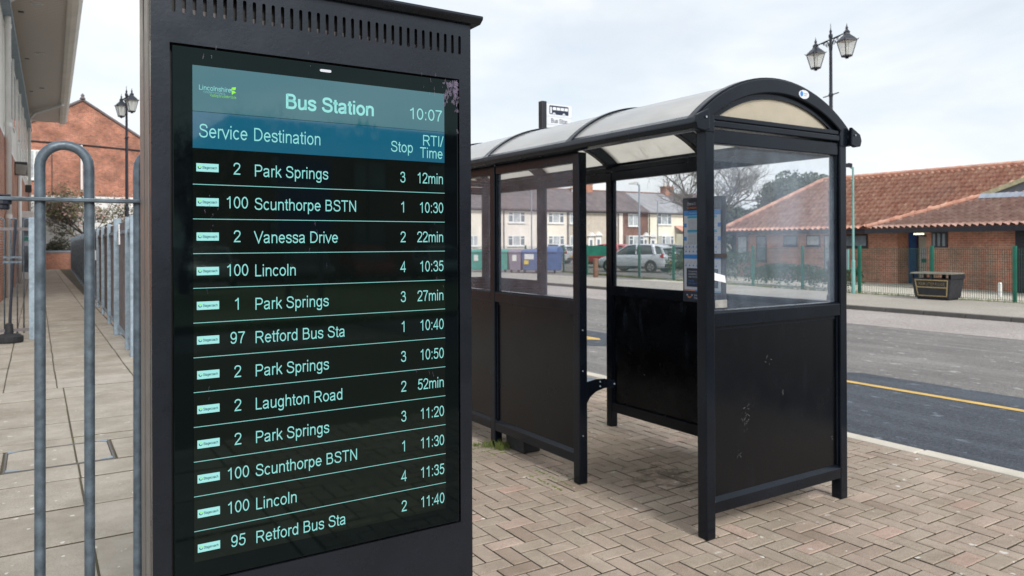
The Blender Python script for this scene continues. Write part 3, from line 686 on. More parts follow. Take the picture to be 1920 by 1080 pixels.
# timetable case on the road-side panel
tt = thing('timetable_case', 'tall dark framed timetable case hung inside the shelter', 'timetable', (4.18, 3.905, 1.15))
XA = 4.185
MB().box(XA-.03, XA+.012, 3.71, 4.10, 1.15, 1.935).build('case_frame', M['iron'], tt, bevel=.005)
ft = lambda u, v, w: (XA-.0305-w, 4.085-u, v)
def flat(u0, u1, v0, v1, l, mi, mb): mb.add([ft(u0, v0, l), ft(u1, v0, l), ft(u1, v1, l), ft(u0, v1, l)], [(0, 1, 2, 3)], mi)
p = MB(); mats = [M['poster_white'], M['poster_navy'], M['poster_blue'], M['poster_cyan'], M['poster_orange'], M['poster_grey']]
flat(0, .36, 1.235, 1.92, .0005, 0, p); flat(0, .36, 1.838, 1.92, .001, 1, p); flat(0, .36, 1.165, 1.235, .0006, 1, p)
flat(0, .36, 1.80, 1.838, .001, 2, p); flat(.035, .325, 1.779, 1.797, .001, 3, p); flat(.035, .325, 1.672, 1.692, .001, 3, p)
for z in (1.712, 1.612): flat(0, .028, z, z+.03, .001, 2, p); flat(.332, .36, z, z+.03, .001, 2, p)
flat(0, .36, 1.476, 1.508, .001, 2, p); flat(.025, .335, 1.265, 1.405, .001, 1, p)
flat(0, .11, 1.237, 1.245, .001, 4, p); flat(.11, .25, 1.237, 1.245, .001, 2, p); flat(.25, .36, 1.237, 1.245, .001, 3, p)
for i in range(9): flat(.04, .32-(i % 3)*.03, 1.765-i*.0095, 1.7685-i*.0095, .001, 5, p)
for i in range(8): flat(.04, .32-(i % 2)*.05, 1.66-i*.0105, 1.6645-i*.0105, .001, 5, p)
for r_ in range(3):
    for i in range(9):
        u = .02+i*.037; z = (1.565, 1.53, 1.425)[r_]
        p.prism(ell(u, z, .007, .007, 8), lambda a, b, w: ft(a, b, .0008+w), 0, .0004, 2)
        p.add([ft(u, z+.012, .001), ft(u+.003, z+.010, .001), ft(u+.026, z+.03, .001), ft(u+.023, z+.032, .001)], [(0, 1, 2, 3)], 5)
text(p, 'Stand 3', lambda a, b, l: ft(a, b, .0016), .035, 1.878, .030, 0, wid=.024)
text(p, 'Gainsborough', lambda a, b, l: ft(a, b, .0016), .035, 1.850, .026, 4, wid=.021)
text(p, 'Services from this stop', lambda a, b, l: ft(a, b, .0016), .05, 1.812, .018, 0, wid=.014)
for i, s in enumerate(('For up to date', 'timetables please', 'scan the code')): text(p, s, lambda a, b, l: ft(a, b, .0016), .045, 1.375-i*.02, .02, 0, wid=.016)
for i, s in enumerate(('or go to', 'your stop online')): text(p, s, lambda a, b, l: ft(a, b, .0016), .045, 1.306-i*.02, .02, 2, wid=.016)
arcp = A_(.055, 1.2, .02, .02, 190, 350); p.prism(arcp+[(x*.62+.055*.38, y*.62+1.2*.38) for x, y in arcp[::-1]], lambda a, b, w: ft(a, b, .001+w), 0, .0004, 4)
for u in (.03, .08): p.prism(ell(u, 1.203, .006, .006, 8), lambda a, b, w: ft(a, b, .001+w), 0, .0004, 0)
text(p, 'travel', lambda a, b, l: ft(a, b, .0016), .1, 1.196, .024, 0); text(p, 'line', lambda a, b, l: ft(a, b, .0016), .1, 1.175, .024, 0)
p.build('timetable_poster', mats, tt)
MB().add([ft(-.002, 1.163, .005), ft(.362, 1.163, .005), ft(.362, 1.922, .005), ft(-.002, 1.922, .005)], [(0, 1, 2, 3)]).build('case_glazing', M['glass_clear'], tt)
# moss and weeds round the post feet
def tuft(name, pts, label, seed):
    rnd = random.Random(seed); m = MB()
    for x, y, sp, n_, h in pts:
        for i in range(n_):
            a = rnd.uniform(0, 6.28); d = sp*rnd.random(); bx, by = x+d*math.cos(a), y+d*math.sin(a); hh = h*rnd.uniform(.4, 1)
            lx, ly = rnd.uniform(-.5, .5)*hh, rnd.uniform(-.5, .5)*hh; wv = .0025
            m.add([(bx-wv, by, -.004), (bx+wv, by, -.004), (bx+lx*.5+wv*.7, by+ly*.5, hh*.65), (bx+lx*.5-wv*.7, by+ly*.5, hh*.65), (bx+lx, by+ly, hh)], [(0, 1, 2, 3), (3, 2, 4)])
    return stuff(tag(m.build(name, M['grass']), label, 'weeds'))
tuft('weeds', [(3.0, 5.04, .07, 90, .06), (3.03, 4.93, .05, 60, .09), (3.08, 4.98, .06, 50, .05), (2.93, 5.12, .05, 40, .03), (3.12, 4.9, .06, 60, .07)], 'small green weeds growing round the foot of a shelter post', 4)
rnd = random.Random(2); m = MB()
for i in range(260):
    tq = rnd.random()
    if i < 140: x = 2.86+rnd.choice((0, .1025, .205))+rnd.gauss(0, .006); y_ = 3.95+rnd.uniform(-.05, .4)
    else: x = 2.94+rnd.uniform(-.1, .14); y_ = 4.85+rnd.choice((0, .1025, .205, .31))+rnd.gauss(0, .006)
    r_ = rnd.uniform(.004, .011); m.lathe([(r_, -.004), (r_*.8, .002), (r_*.3, .0045)], (x, y_, -.002), 6, rot=rnd.random())
stuff(tag(m.build('moss', M['moss']), 'bright green moss in the paving joints beside the shelter', 'moss'))

# ================================================================== INFORMATION TOTEM
YF = 1.946
kt = thing('information_totem', 'tall dark grey live departure totem with a large portrait screen', 'information screen', (.662, 2.046, 0))
KX0, KX1, KZ = .2295, 1.0955, 2.252
ox0, ox1, oz0, oz1 = .2705, 1.0567, .775, 2.0846
MB().box(KX0+.004, KX1-.004, YF+.022, YF+.2, 0, KZ-.002).build('cabinet', M['dark'], kt)
fp = MB(); f = fXZ(YF)
fp.prism([(KX0, 0), (KX1, 0), (KX1, oz0), (KX0, oz0)], f, 0, .02)
fp.prism([(KX0, oz0), (ox0, oz0), (ox0, oz1), (KX0, oz1)], f, 0, .02); fp.prism([(ox1, oz0), (KX1, oz0), (KX1, oz1), (ox1, oz1)], f, 0, .02)
SX0, SP, SN, SW, SZ0, SZ1 = .2795, .0236, 34, .0043, 2.158, 2.213
za, zb = oz1, KZ
def half(cx, side):
    up = [(cx+side*SW*math.sin(R(a)), SZ1-SW+SW*math.cos(R(a))) for a in (0, 22, 45, 68, 90)]
    dn = [(cx+side*SW*math.cos(R(a)), SZ0+SW-SW*math.sin(R(a))) for a in (0, 22, 45, 68, 90)]
    return up+dn                                   # top centre -> bottom centre on one side
for i in range(SN-1):
    c0, c1 = SX0+i*SP, SX0+(i+1)*SP
    fp.prism([(c0, za), (c1, za)]+half(c1, -1)[::-1]+[(c1, zb), (c0, zb)]+half(c0, 1), f, 0, .006)
cl, ce = SX0, SX0+(SN-1)*SP
fp.prism([(KX0, za), (cl, za)]+half(cl, -1)[::-1]+[(cl, zb), (KX0, zb)], f, 0, .006)
fp.prism([(ce, za), (KX1, za), (KX1, zb), (ce, zb)]+half(ce, 1), f, 0, .006)
fo = fp.build('front_plate', M['totem'], kt)
fan = MB()
for i in range(5): fan.box(.3+i*.15, .41+i*.15, YF+.0195, YF+.0215, 2.14, 2.175)
fan.build('inner_bracket', M['fence_brown'], kt)
for x, sx in ((KX0, -1), (KX1, 1)):                   # bronze side channels with a shadow gap
    a, b = (x+.0005, x+.004) if sx < 0 else (x-.004, x-.0005)
    MB().box(a, b, YF+.0205, YF+.04, 0, KZ).box(a, b, YF+.0205, YF+.022, 0, KZ-.001).build('side_channel', M['totem'], kt)
    a, b = (x-.002, x+.004) if sx < 0 else (x-.004, x+.002)
    MB().box(a, b, YF+.042, YF+.108, 0, KZ).build('side_channel', M['totem_edge'], kt, bevel=.002)
    MB().box(a, b, YF+.138, YF+.205, 0, KZ).build('side_channel', M['totem_edge'], kt, bevel=.002)
cap = MB().prism([(YF-.03, KZ+.012), (YF-.03, KZ+.022), (YF+.1, KZ+.034), (YF+.23, KZ+.022), (YF+.23, KZ+.012), (YF+.21, KZ), (YF-.012, KZ)], lambda u, v, w: (KX0-.028+w, u, v), 0, KX1-KX0+.056)
cap.build('cap', M['totem'], kt, bevel=.003)
bz = MB().box(ox0+.0055, ox1-.0045, YF+.001, YF+.021, oz0+.0045, oz1-.0055).build('screen_glass', M['bezel'], kt, bevel=.0025, seg=2)
MB().prism(rrect(.637, .668, 2.0575, 2.0645, .0034), fXZ(YF-.0003), 0, .002).build('sensor', M['poster_white'], kt)
DX0, DX1, DZ0, DZ1 = .321, 1.0065, .8265, 2.036
fs = lambda u, v, l: (u, YF-.0002-l, v)
def rect(mb, u0, u1, v0, v1, l, mi=0): return mb.add([fs(u0, v0, l), fs(u1, v0, l), fs(u1, v1, l), fs(u0, v1, l)], [(0, 1, 2, 3)], mi)
disp = rect(MB(), DX0, DX1, DZ0, 1.8345, .0003).build('display', M['lcd'], kt)
tb = MB(); rect(tb, DX0, DX1, 1.9245, DZ1, .0003, 0)
text(tb, 'Bus Station', fs, .544, 1.9515, .052, 1, w=128, wid=(.79-.544)/text_w('Bus Station'), lift=.0006)
text(tb, '10:07', fs, 1.0, 1.954, .0455, 1, 'r', wid=.107/text_w('10:07'), lift=.0006)
text(tb, 'Lincolnshire', fs, .335, 1.9775, .0165, 1, w=72, wid=.076/text_w('Lincolnshire'), lift=.0006)
text(tb, 'COUNTY COUNCIL', fs, .346, 1.9705, .0065, 1, w=55, wid=.052/text_w('COUNTY COUNCIL'), lift=.0006)
text(tb, 'Working for a better future', fs, .361, 1.963, .0095, 2, w=55, wid=.062/text_w('Working for a better future'), lift=.0006)
for q in ([(.4125, 1.9905), (.4225, 1.992), (.421, 1.985), (.414, 1.984)], [(.412, 1.983), (.4185, 1.982), (.4225, 1.978), (.417, 1.976), (.4125, 1.972)], [(.4095, 1.986), (.4125, 1.9885), (.4125, 1.979)]):
    tb.add([fs(a, b, .0006) for a, b in q], [tuple(range(len(q)))], 2)
tb.build('title_bar', [M['lcd_title'], M['lcd_text'], M['lcd_green']], disp)
hb = MB(); rect(hb, DX0, DX1, 1.8345, 1.9235, .0003, 0)
text(hb, 'Service', fs, .334, 1.861, .0465, 1, wid=.117/text_w('Service'), lift=.0006)
text(hb, 'Destination', fs, .4635, 1.861, .0465, 1, wid=.176/text_w('Destination'), lift=.0006)
text(hb, 'Stop', fs, .837, 1.8575, .0425, 1, wid=.070/text_w('Stop'), lift=.0006)
text(hb, 'RTI/', fs, 1.003, 1.881, .0425, 1, 'r', wid=.068/text_w('RTI/'), lift=.0006)
text(hb, 'Time', fs, 1.0015, 1.8455, .0425, 1, 'r', wid=.074/text_w('Time'), lift=.0006)
hb.build('header_bar', [M['lcd_head'], M['lcd_text']], disp)
M['smear'] = polycarb('greasy_smear', (.42, .30, .55), (1, 1, 1), .72)
rnd = random.Random(77); m = MB()
for i in range(70):
    u, v = 1.052-abs(rnd.gauss(0, .022)), 2.074-abs(rnd.gauss(0, .035)); a, b, g = rnd.uniform(.0015, .005), rnd.uniform(.003, .009), rnd.uniform(-.5, .5)
    m.add([fs(u+a*math.cos(t)*math.cos(g)-b*math.sin(t)*math.sin(g), v+a*math.cos(t)*math.sin(g)+b*math.sin(t)*math.cos(g), .0011+i*1e-6) for t in [k*.785 for k in range(8)]], [tuple(range(8))])
for i in range(46):
    u, v = rnd.choice((.985, .955, .93, .36, .62))+rnd.gauss(0, .016), rnd.choice((1.66, 1.6, 1.22, 1.5, 2.06))+rnd.gauss(0, .03); a, b, g = rnd.uniform(.0004, .0012), rnd.uniform(.002, .009), rnd.uniform(-.3, .3)
    m.add([fs(u+a*math.cos(t)*math.cos(g)-b*math.sin(t)*math.sin(g), v+a*math.cos(t)*math.sin(g)+b*math.sin(t)*math.cos(g), .0012+i*1e-6) for t in [k*.785 for k in range(8)]], [tuple(range(8))])
m.build('finger_marks', M['smear'], bz)
ROWS = [('2', 'Park Springs', '3', '12min'), ('100', 'Scunthorpe BSTN', '1', '10:30'), ('2', 'Vanessa Drive', '2', '22min'), ('100', 'Lincoln', '4', '10:35'), ('1', 'Park Springs', '3', '27min'), ('97', 'Retford Bus Sta', '1', '10:40'),
        ('2', 'Park Springs', '3', '10:50'), ('2', 'Laughton Road', '2', '52min'), ('2', 'Park Springs', '3', '11:20'), ('100', 'Scunthorpe BSTN', '1', '11:30'), ('100', 'Lincoln', '4', '11:35'), ('95', 'Retford Bus Sta', '2', '11:40')]
for i, (a, b, c, d) in enumerate(ROWS):
    z = 1.746-.08446*i; r_ = MB()
    if i < 11: rect(r_, DX0, DX1, z-.0008, z+.0008, .0006, 1)
    rect(r_, .329, .3805, z+.0315, z+.0515, .0006, 2)
    ring = ell(.3365, z+.0418, .0044, .0044, 14); hole = ell(.3368, z+.0418, .0026, .0026, 14)
    for k in range(14):
        r_.add([fs(*ring[k], .0009), fs(*ring[(k+1) % 14], .0009), fs(*hole[(k+1) % 14], .0009), fs(*hole[k], .0009)], [(0, 1, 2, 3)], 4 if k < 6 else 3)
    text(r_, 'Stagecoach', fs, .3425, z+.0385, .0088, 3, w=120, wid=.0345/text_w('Stagecoach'), lift=.0009)
    text(r_, a, fs, .424, z+.0275, .0415, 0, 'c', wid=.0335, lift=.0006)
    text(r_, b, fs, .4650, z+.0250, .0425, 0, wid=.0339, lift=.0006)
    text(r_, c, fs, .8745, z+.0260, .0425, 0, 'c', wid=.0320, lift=.0006)
    text(r_, d, fs, 1.003, z+.0260, .0430, 0, 'r', wid=.0315, lift=.0006)
    r_.build('departure_row', [M['lcd_text'], M['lcd_line'], M['lcd_logo'], M['lcd_dark'], M['lcd_green']], disp)

# ================================================================== RAILING IN FRONT OF THE PATH
ry = 2.2
rl = thing('hooped_railing', 'galvanised hoop topped railing close to the camera beside the totem', 'railing', (0, ry, 0))
for xa in (-.652, -.432, -.212, .008, .228, .448):
    a, b = xa, xa+.107; c = (a+b)/2; r_ = .0535
    pts = [(a-.006, ry, 0), (a-.003, ry, .8), (a, ry, 1.6), (a, ry, 1.798)]+[(c-r_*math.cos(R(t)), ry, 1.798+r_*math.sin(R(t))) for t in range(15, 180, 15)]+[(b, ry, 1.798), (b, ry, 1.6), (b-.002, ry, .8), (b-.004, ry, 0)]
    MB().tube(pts, .0122, 12).build('hoop_bar', M['galv'], rl, smooth=True)
MB().box(-.75, .6, ry-.02, ry+.02, 1.7085, 1.718).build('flat_rail', M['galv'], rl, bevel=.002)
MB().box(-.75, .6, ry-.02, ry+.02, .15, .16).build('flat_rail', M['galv'], rl, bevel=.002)
lt = MB().box(-.1, -.052, ry-.022, ry+.022, 1.7195, 1.7225).lathe([(.017, 1.686), (.019, 1.69), (.019, 1.698), (.024, 1.7), (.024, 1.7075)], (-.073, ry, 0), 14)
lt.build('latch', M['iron'], rl)

# ================================================================== LEFT BUILDING (slightly turned to the path)
lb = thing('two_storey_building', 'brick and cream two storey building with deep overhanging eaves along the path', 'building', (-1.2, 0, 0), -.0142)
def lpart(mb, name, m, parent=lb, **k): return mb.build(name, m, parent, world=False, **k)
LY0, LY1 = 17., 54.6
lpart(MB().box(-7, 0, LY0, LY1, 0, 4.9), 'brick_wall', M['brick_orange'])
lpart(MB().box(-7, -.02, LY0, LY1, 4.9, 8.7), 'cream_wall', M['offwhite'])
lpart(MB().box(-.02, .015, LY0, LY1, 4.86, 4.95), 'sill_band', M['white'])
lpart(MB().box(-7, .12, LY0, LY1, 8.7, 9.28), 'eaves_beam', M['render_grey'])
lpart(MB().box(-.05, .22, LY0, LY1, 8.55, 8.72), 'eaves_rail', M['galv_light'])
lpart(MB().box(-7, 1.66, LY0-1, LY1+.6, 9.3, 9.42), 'soffit', M['soffit'])
lpart(MB().prism([(1.662, 9.22), (1.80, 9.2), (1.98, 9.26), (2.10, 9.42), (2.12, 9.62), (1.662, 9.62)], lambda u, v, w: (u, w, v), LY0-1, LY1+.6), 'gutter', M['offwhite'], bevel=.02)
lpart(MB().box(-7, 1.66, LY0-1, LY1+.6, 9.425, 9.9), 'roof', M['slate'])
for y in (21., 28.2, 35.5, 43.2, 50.4):
    ring = MB().lathe([(.17, 9.27), (.19, 9.285), (.19, 9.299)], (.84, y, 0), 20)
    o = lpart(ring, 'downlight', M['lamp_ring'])
    lpart(MB().lathe([(.13, 9.262), (.13, 9.272)], (.84, y, 0), 18), 'lamp_lens', M['pane_light'] if y < 37 else M['frame_dark'], o)
    lpart(MB().box(.3, .46, y+1.2, y+1.36, 9.28, 9.2995), 'soffit_vent', M['frame_dark'])
for y in (30.4, 33.4, 37.5, 41., 45., 49.):               # white fins and glazing of the upper floor
    lpart(MB().box(-.02, .05, y, y+.14, 6.3 if y < 35 else 4.95, 8.54), 'fin', M['white'])
    w_ = lpart(MB().box(-.019, .02, y+.5, y+2., 6.0, 8.2), 'window', M['white'])
    lpart(MB().box(.0195, .026, y+.58, y+1.92, 6.08, 8.12), 'pane', M['pane'], w_)
def pipe(pts, r_, name='downpipe', m='white'): return lpart(MB().tube(pts, r_, 12), name, M[m], smooth=True)
pipe([(.1, 27.4, 0), (.1, 27.4, 9.0), (.3, 27.4, 9.2)], .085)
for z in (2.4, 5.2, 8.2): lpart(MB().lathe([(.1, z), (.1, z+.12)], (.1, 27.4, 0), 14), 'pipe_bracket', M['white'])
pipe([(.09, 37.2, 0), (.09, 37.2, 4.85)], .075)
pipe([(.12, 52.8, 0), (.12, 52.8, 9.05), (.45, 50.5, 9.12), (1.75, 47., 9.14)], .085)
fl = lpart(MB().box(.0, .42, 34.9, 35.6, 4.36, 4.85), 'floodlight', M['frame_dark'], bevel=.02)
lpart(MB().prism([(.03, 4.37), (.38, 4.34), (.42, 4.72), (.03, 4.75)], lambda u, v, w: (u, w, v), 34.82, 34.897), 'lamp_lens', M['lamp_glass'], fl)
fl = lpart(MB().box(.0, .30, 48.9, 49.4, 4.5, 4.9), 'floodlight', M['frame_dark'], bevel=.02)
dl = lpart(MB().box(-.2, .52, 41., 41.25, 0, 3.15), 'door', M['white'], bevel=.02)
lpart(MB().box(.06, .40, 40.985, 40.998, .35, 2.85), 'door_pane', M['pane'], dl)
lpart(MB().box(.12, .34, 40.97, 40.983, 1.55, 2.0), 'notice', M['poster_white'], dl)
lpart(MB().box(.14, .32, 40.962, 40.968, 1.78, 1.98), 'notice', M['bin_green'], dl)
lpart(MB().box(.36, .5, 40.97, 40.983, 1.2, 1.75), 'notice', M['poster_white'], dl)

# ================================================================== SIDE GATE, STAND AND FENCE ALONG THE PATH
gy = 15.0
gt = thing('hooped_gate', 'hoop topped steel gate panel between the building and the path', 'gate', (-.4, gy, 0))
for xa in (-.90, -.72, -.54, -.36, -.18):
    a, b = xa, xa+.09; c = (a+b)/2
    pts = [(a, gy, .12), (a, gy, 2.0)]+[(c-.045*math.cos(R(t)), gy, 2.0+.045*math.sin(R(t))) for t in range(30, 180, 30)]+[(b, gy, 2.0), (b, gy, .12)]
    MB().tube(pts, .011, 8).build('hoop_bar', M['galv'], gt, smooth=True)
for z in (.15, 1.84): MB().box(-.95, -.11, gy-.015, gy+.015, z, z+.05).build('flat_rail', M['fence_brown'], gt)
MB().box(-.11, .0, gy-.05, gy+.05, 0, 2.06).build('gate_post', M['galv_light'], gt, bevel=.006)
st = thing('barrier_stand', 'slim leaning black pole in a round rubber base beside the gate', 'barrier post', (-.38, 14.75, 0))
MB().lathe([(.19, 0), (.2, .03), (.2, .1), (.15, .135), (.06, .15), (.055, .3), (.03, .32)], (-.38, 14.75, 0), 20).build('base', M['rubber'], st)
MB().tube([(-.38, 14.75, .15), (-.33, 14.76, 1.2), (-.285, 14.77, 2.02)], .022, 10).build('pole', M['iron'], st)
for z, x in ((1.38, -.33), (1.3, -.335)): MB().box(x-.13, x+.13, 14.73, 14.76, z, z+.035).build('clamp', M['galv'], st)
def on_fence(y): return 1.175+.0166*(y-12)
fe = thing('path_fence', 'long grey galvanised fence of close vertical slats along the path', 'fence', (1.3, 14, 0))
ys = [11.9, 12.75, 14.95]+[17.2+2.25*i for i in range(18)]
for i, y in enumerate(ys):
    x = on_fence(y)
    if i == 2: MB().box(x-.07, x+.05, y-.06, y+.06, 0, 2.06).build('fence_post', M['galv_light'], fe, bevel=.006)
    else: MB().box(x-.05, x+.02, y-.04, y+.04, 0, 2.02).build('fence_post', M['galv_light'], fe, bevel=.005)
    if i < len(ys)-1:
        y2 = ys[i+1]; m = MB(); p_ = y+.07
        while p_ < y2-.06:
            xx = on_fence(p_); m.box(xx+.012, xx+.03, p_, min(p_+.085, y2-.05), .16, 1.97); p_ += .105
        for z in (.13, 1.78): m.add([(on_fence(a)+dx, a, zz) for a in (y+.05, y2-.05) for dx in (-.02, .011) for zz in (z, z+.05)], [(0, 1, 3, 2), (4, 6, 7, 5), (0, 4, 5, 1), (2, 3, 7, 6), (0, 2, 6, 4), (1, 5, 7, 3)], 1)
        m.build('slat_panel', [M['fence_brown'], M['galv_light']], fe)
cl = MB().prism([(13.55, 1.93), (13.63, 1.93), (13.72, 1.60), (13.47, 1.60)], fYZ(1.12), 0, .012).build('hanging_rag', M['paper'])
tag(cl, 'small cream rag hanging from the path fence near its first post', 'rag')
sg = MB().box(1.30, 1.40, 23.0, 23.03, 1.18, 1.45)
tag(sg.build('fence_plate', M['sign_white'], bevel=.004), 'small white plate fixed to the path fence further along', 'plate')
tag(MB().box(-.9, 2.12, 57, 57.35, 0, 1.1).box(-.95, 2.16, 56.95, 57.4, 1.1, 1.22, 1).build('garden_wall', [M['brick_low'], M['galv_light']]), 'low brown brick wall with grey coping at the end of the path', 'wall')

# ================================================================== PLANTS
def leaves(mb, c, rad, n_, size, rnd, flat=1., mi=0):
    for _ in range(n_):
        v = Vector((rnd.gauss(0, 1), rnd.gauss(0, 1), rnd.gauss(0, 1))).normalized()*rad*rnd.random()**.4
        p_ = Vector(c)+Vector((v.x, v.y, v.z*flat)); s_ = size*rnd.uniform(.6, 1.3)
        a = Vector((rnd.gauss(0, 1), rnd.gauss(0, 1), rnd.gauss(0, 1))).normalized(); b = a.cross(Vector((rnd.gauss(0, 1), rnd.gauss(0, 1), rnd.gauss(0, 1)))).normalized()
        mb.add([p_-a*s_, p_+b*s_*.45, p_+a*s_, p_-b*s_*.45], [(0, 1, 2, 3)], mi)
def tree(name, label, base, h, seed, spread=.6, levels=5, bark='bark', leaf=None, nleaf=0, lsize=.1, trunk=.25, r0=.16, kids=4, cat='tree', group=None, lrad=.3, leaf2=None):
    rnd = random.Random(seed); root = thing(name, label, cat, base, 0, group); T = MB(); K = MB(); tips = []
    def branch(p, d, ln, r_, lv):
        pts = [p]; n_ = 4; q = p; dd = d
        for i in range(n_):
            dd = (dd+Vector((rnd.gauss(0, .16), rnd.gauss(0, .16), rnd.gauss(.03, .12)))).normalized(); q = q+dd*ln/n_; pts.append(q)
        mb = T if lv < 2 else K
        mb.tube(pts, [r_*(1-.45*i/n_) for i in range(n_+1)], 7 if lv < 2 else (4 if lv < 4 else 3), caps=False)
        if lv >= levels: tips.append(q); return
        for k_ in range(kids+(1 if lv > 1 else 0)):
            i = rnd.choice((2, 3, 4)) if lv else rnd.choice((3, 4, 4)); pp = pts[i]
            a = Vector((rnd.gauss(0, 1), rnd.gauss(0, 1), rnd.gauss(.25, .5))).normalized()
            branch(pp, (dd*(1-spread)+a*spread).normalized(), ln*rnd.uniform(.58, .82), r_*rnd.uniform(.42, .6), lv+1)
    branch(Vector(base), Vector((0, 0, 1)), h*trunk, r0, 0)
    T.build('trunk', M[bark], root, smooth=True)
    mats_ = [M[bark]]
    if leaf:
        for i, tp in enumerate(tips): leaves(K, tp, lrad, nleaf, lsize, rnd, 1., 2 if leaf2 and rnd.random() < .3 else 1)
        mats_.append(M[leaf]); mats_ += [M[leaf2]] if leaf2 else []
    K.build('crown', mats_, root); return root
def shrub(name, label, base, rx, ry_, rz_, seed, leaf, n_=2500, size=.07, cat='bush', group=None, lift=0., bark='bark_dark'):
    rnd = random.Random(seed); root = thing(name, label, cat, base, 0, group); K = MB(); T = MB(); b = Vector(base)
    for i in range(40):
        a = rnd.uniform(0, 6.28); e = rnd.uniform(-.5, 1); v = Vector((math.cos(a)*rx*.72*math.sqrt(1-e*e*.8), math.sin(a)*ry_*.72*math.sqrt(1-e*e*.8), lift+rz_*(1+e*.72)))
        leaves(K, b+v, min(rx, ry_, rz_)*rnd.uniform(.3, .5), n_//40, size, rnd)
        if i < 7: T.tube([b+Vector((rnd.gauss(0, .05), rnd.gauss(0, .05), 0)), b+Vector((v.x*.4, v.y*.4, v.z*.6)), b+v], [.05*rx, .03*rx, .01*rx], 5)
    T.build('stem', M[bark], root); K.build('crown', M[leaf], root); return root
tree('flowering_tree', 'low spreading tree with olive leaves and pink blossom before the brick gable', (2.6, 59.4, 0), 9.5, 21, .62, 4, 'bark', 'leaf_olive', 5, .10, .25, .13, 5, lrad=.45, leaf2='blossom')
shrub('round_bush', 'clipped round dark bush behind the low brick wall', (1.25, 58.4, 0), .95, .9, 1.05, 5, 'leaf_dull', 3600, .07)
shrub('round_bush', 'loose green bush right of the clipped round bush', (2.5, 58.6, 0), .7, .6, .7, 6, 'leaf_hedge', 1500, .07)
tree('bare_tree', 'tall bare winter tree behind the shelter, before the yellow house', (35.2, 33.6, 0), 17, 3, .52, 5, 'bark', None, 0, .1, .2, .2, 4)
tree('bare_tree', 'bare winter tree left of the evergreen, behind the tiled building', (43.5, 38.5, 0), 17, 9, .55, 5, 'bark', None, 0, .1, .2, .2, 4)
shrub('evergreen_tree', 'dense blue green evergreen rising behind the tiled roof', (42.6, 31.0, 0), 3.0, 3.0, 2.1, 12, 'leaf_ever', 26000, .15, 'tree', None, 2.0, 'bark_dark')
shrub('evergreen_tree', 'dark evergreen mass between the bare tree and the tiled roof', (41.5, 35.5, 0), 3.0, 3.0, 1.8, 14, 'leaf_ever', 16000, .15, 'tree', None, .5)
hg = MB(); rnd = random.Random(17)
def hedge(name, label, pts, w_, h, seed, size=.055, den=900):
    rnd = random.Random(seed); m = MB(); ln = sum((Vector(b)-Vector(a)).length for a, b in zip(pts, pts[1:]))
    for a, b in zip(pts, pts[1:]):
        a, b = Vector(a), Vector(b); L_ = (b-a).length; d = (b-a)/L_; nn = Vector((-d.y, d.x))
        for _ in range(int(L_*den)):
            t = rnd.random()*L_; s_ = rnd.uniform(-1, 1); hh = h*(1+.12*math.sin(t*1.7+seed)+.06*math.sin(t*4.1)); z = hh*rnd.random()**.45
            if rnd.random() < .6: s_ = math.copysign(rnd.uniform(.75, 1.05), s_)
            p_ = a+d*t+nn*s_*w_*.5*(1 if z < hh*.8 else .75); leaves(m, (p_.x, p_.y, z), .04, 1, size, rnd)
    o = m.build(name, M['leaf_hedge']); return tag(o, label, 'hedge')
hedge('hedge', 'clipped green hedge behind the mesh fence, seen through the end glass', [(22.6, 14.6), (23.2, 19.3)], .8, .72, 3)
hedge('hedge', 'taller green hedge left along the mesh fence beside the parked cars', [(23.4, 19.6), (24.0, 24.2)], 1.1, 1.28, 4)

# ================================================================== GREEN MESH FENCE
fpts = [(21.4, 2.5), (21.42, 4.8), (21.45, 7.1), (21.48, 9.36), (21.5, 11.5), (21.55, 13.75), (21.82, 16.), (22.1, 18.3), (22.38, 20.6), (22.66, 22.9), (23.1, 25.5), (23.6, 28.), (24.1, 30.6), (24.6, 33.3), (23.6, 35.6), (22.5, 37.6), (21.2, 39.8), (19.8, 42.)]
gf = thing('mesh_fence', 'long green wire mesh fence with square posts beyond the road', 'fence', (21.4, 2.5, 0))
for i, (x, y) in enumerate(fpts):
    MB().box(x-.04, x+.04, y-.04, y+.04, 0, 1.47).build('fence_post', M['green'], gf, bevel=.006)
    if i < len(fpts)-1:
        a, b = Vector((x, y, 0)), Vector((*fpts[i+1], 0)); d = (b-a); L_ = d.length; d /= L_; m = MB(); q = .07
        while q < L_-.05:
            p_ = a+d*q; m.tube([(p_.x, p_.y, .03), (p_.x, p_.y, 1.4)], .0068, 4, caps=False); q += .058
        for z in (.05, .25, .45, .65, .85, 1.05, 1.25, 1.385):
            p_, e = a+d*.04, b-d*.04; m.tube([(p_.x, p_.y, z), (e.x, e.y, z)], .004, 4, caps=False)
        m.build('mesh_panel', M['green_wire'], gf)
vg = MB(); rnd = random.Random(31)
for _ in range(5200):
    i = rnd.randrange(len(fpts)-5); a, b = Vector(fpts[i]), Vector(fpts[i+1]); p_ = a+(b-a)*rnd.random()+Vector((rnd.gauss(-.12, .09), 0)); h = rnd.uniform(.02, .09)
    vg.add([(p_.x-.012, p_.y, -.02), (p_.x+.012, p_.y, -.02), (p_.x+rnd.gauss(0, .03), p_.y+rnd.gauss(0, .03), h)], [(0, 1, 2)])
stuff(tag(vg.build('grass_edge', M['grass']), 'thin strip of rough grass along the foot of the green fence', 'grass'))
bd = MB().prism([(0, .95), (1.25, .95), (1.25, 1.45), (0, 1.45)], lambda u, v, w: (22.9+u*.56-w*.82, 29.2-u*.83-w*.56, v), 0, .03)
for u in (.1, 1.15): bd.box(22.9+u*.56-.03, 22.9+u*.56+.03, 29.2-u*.83-.03, 29.2-u*.83+.03, 0, 1.5)
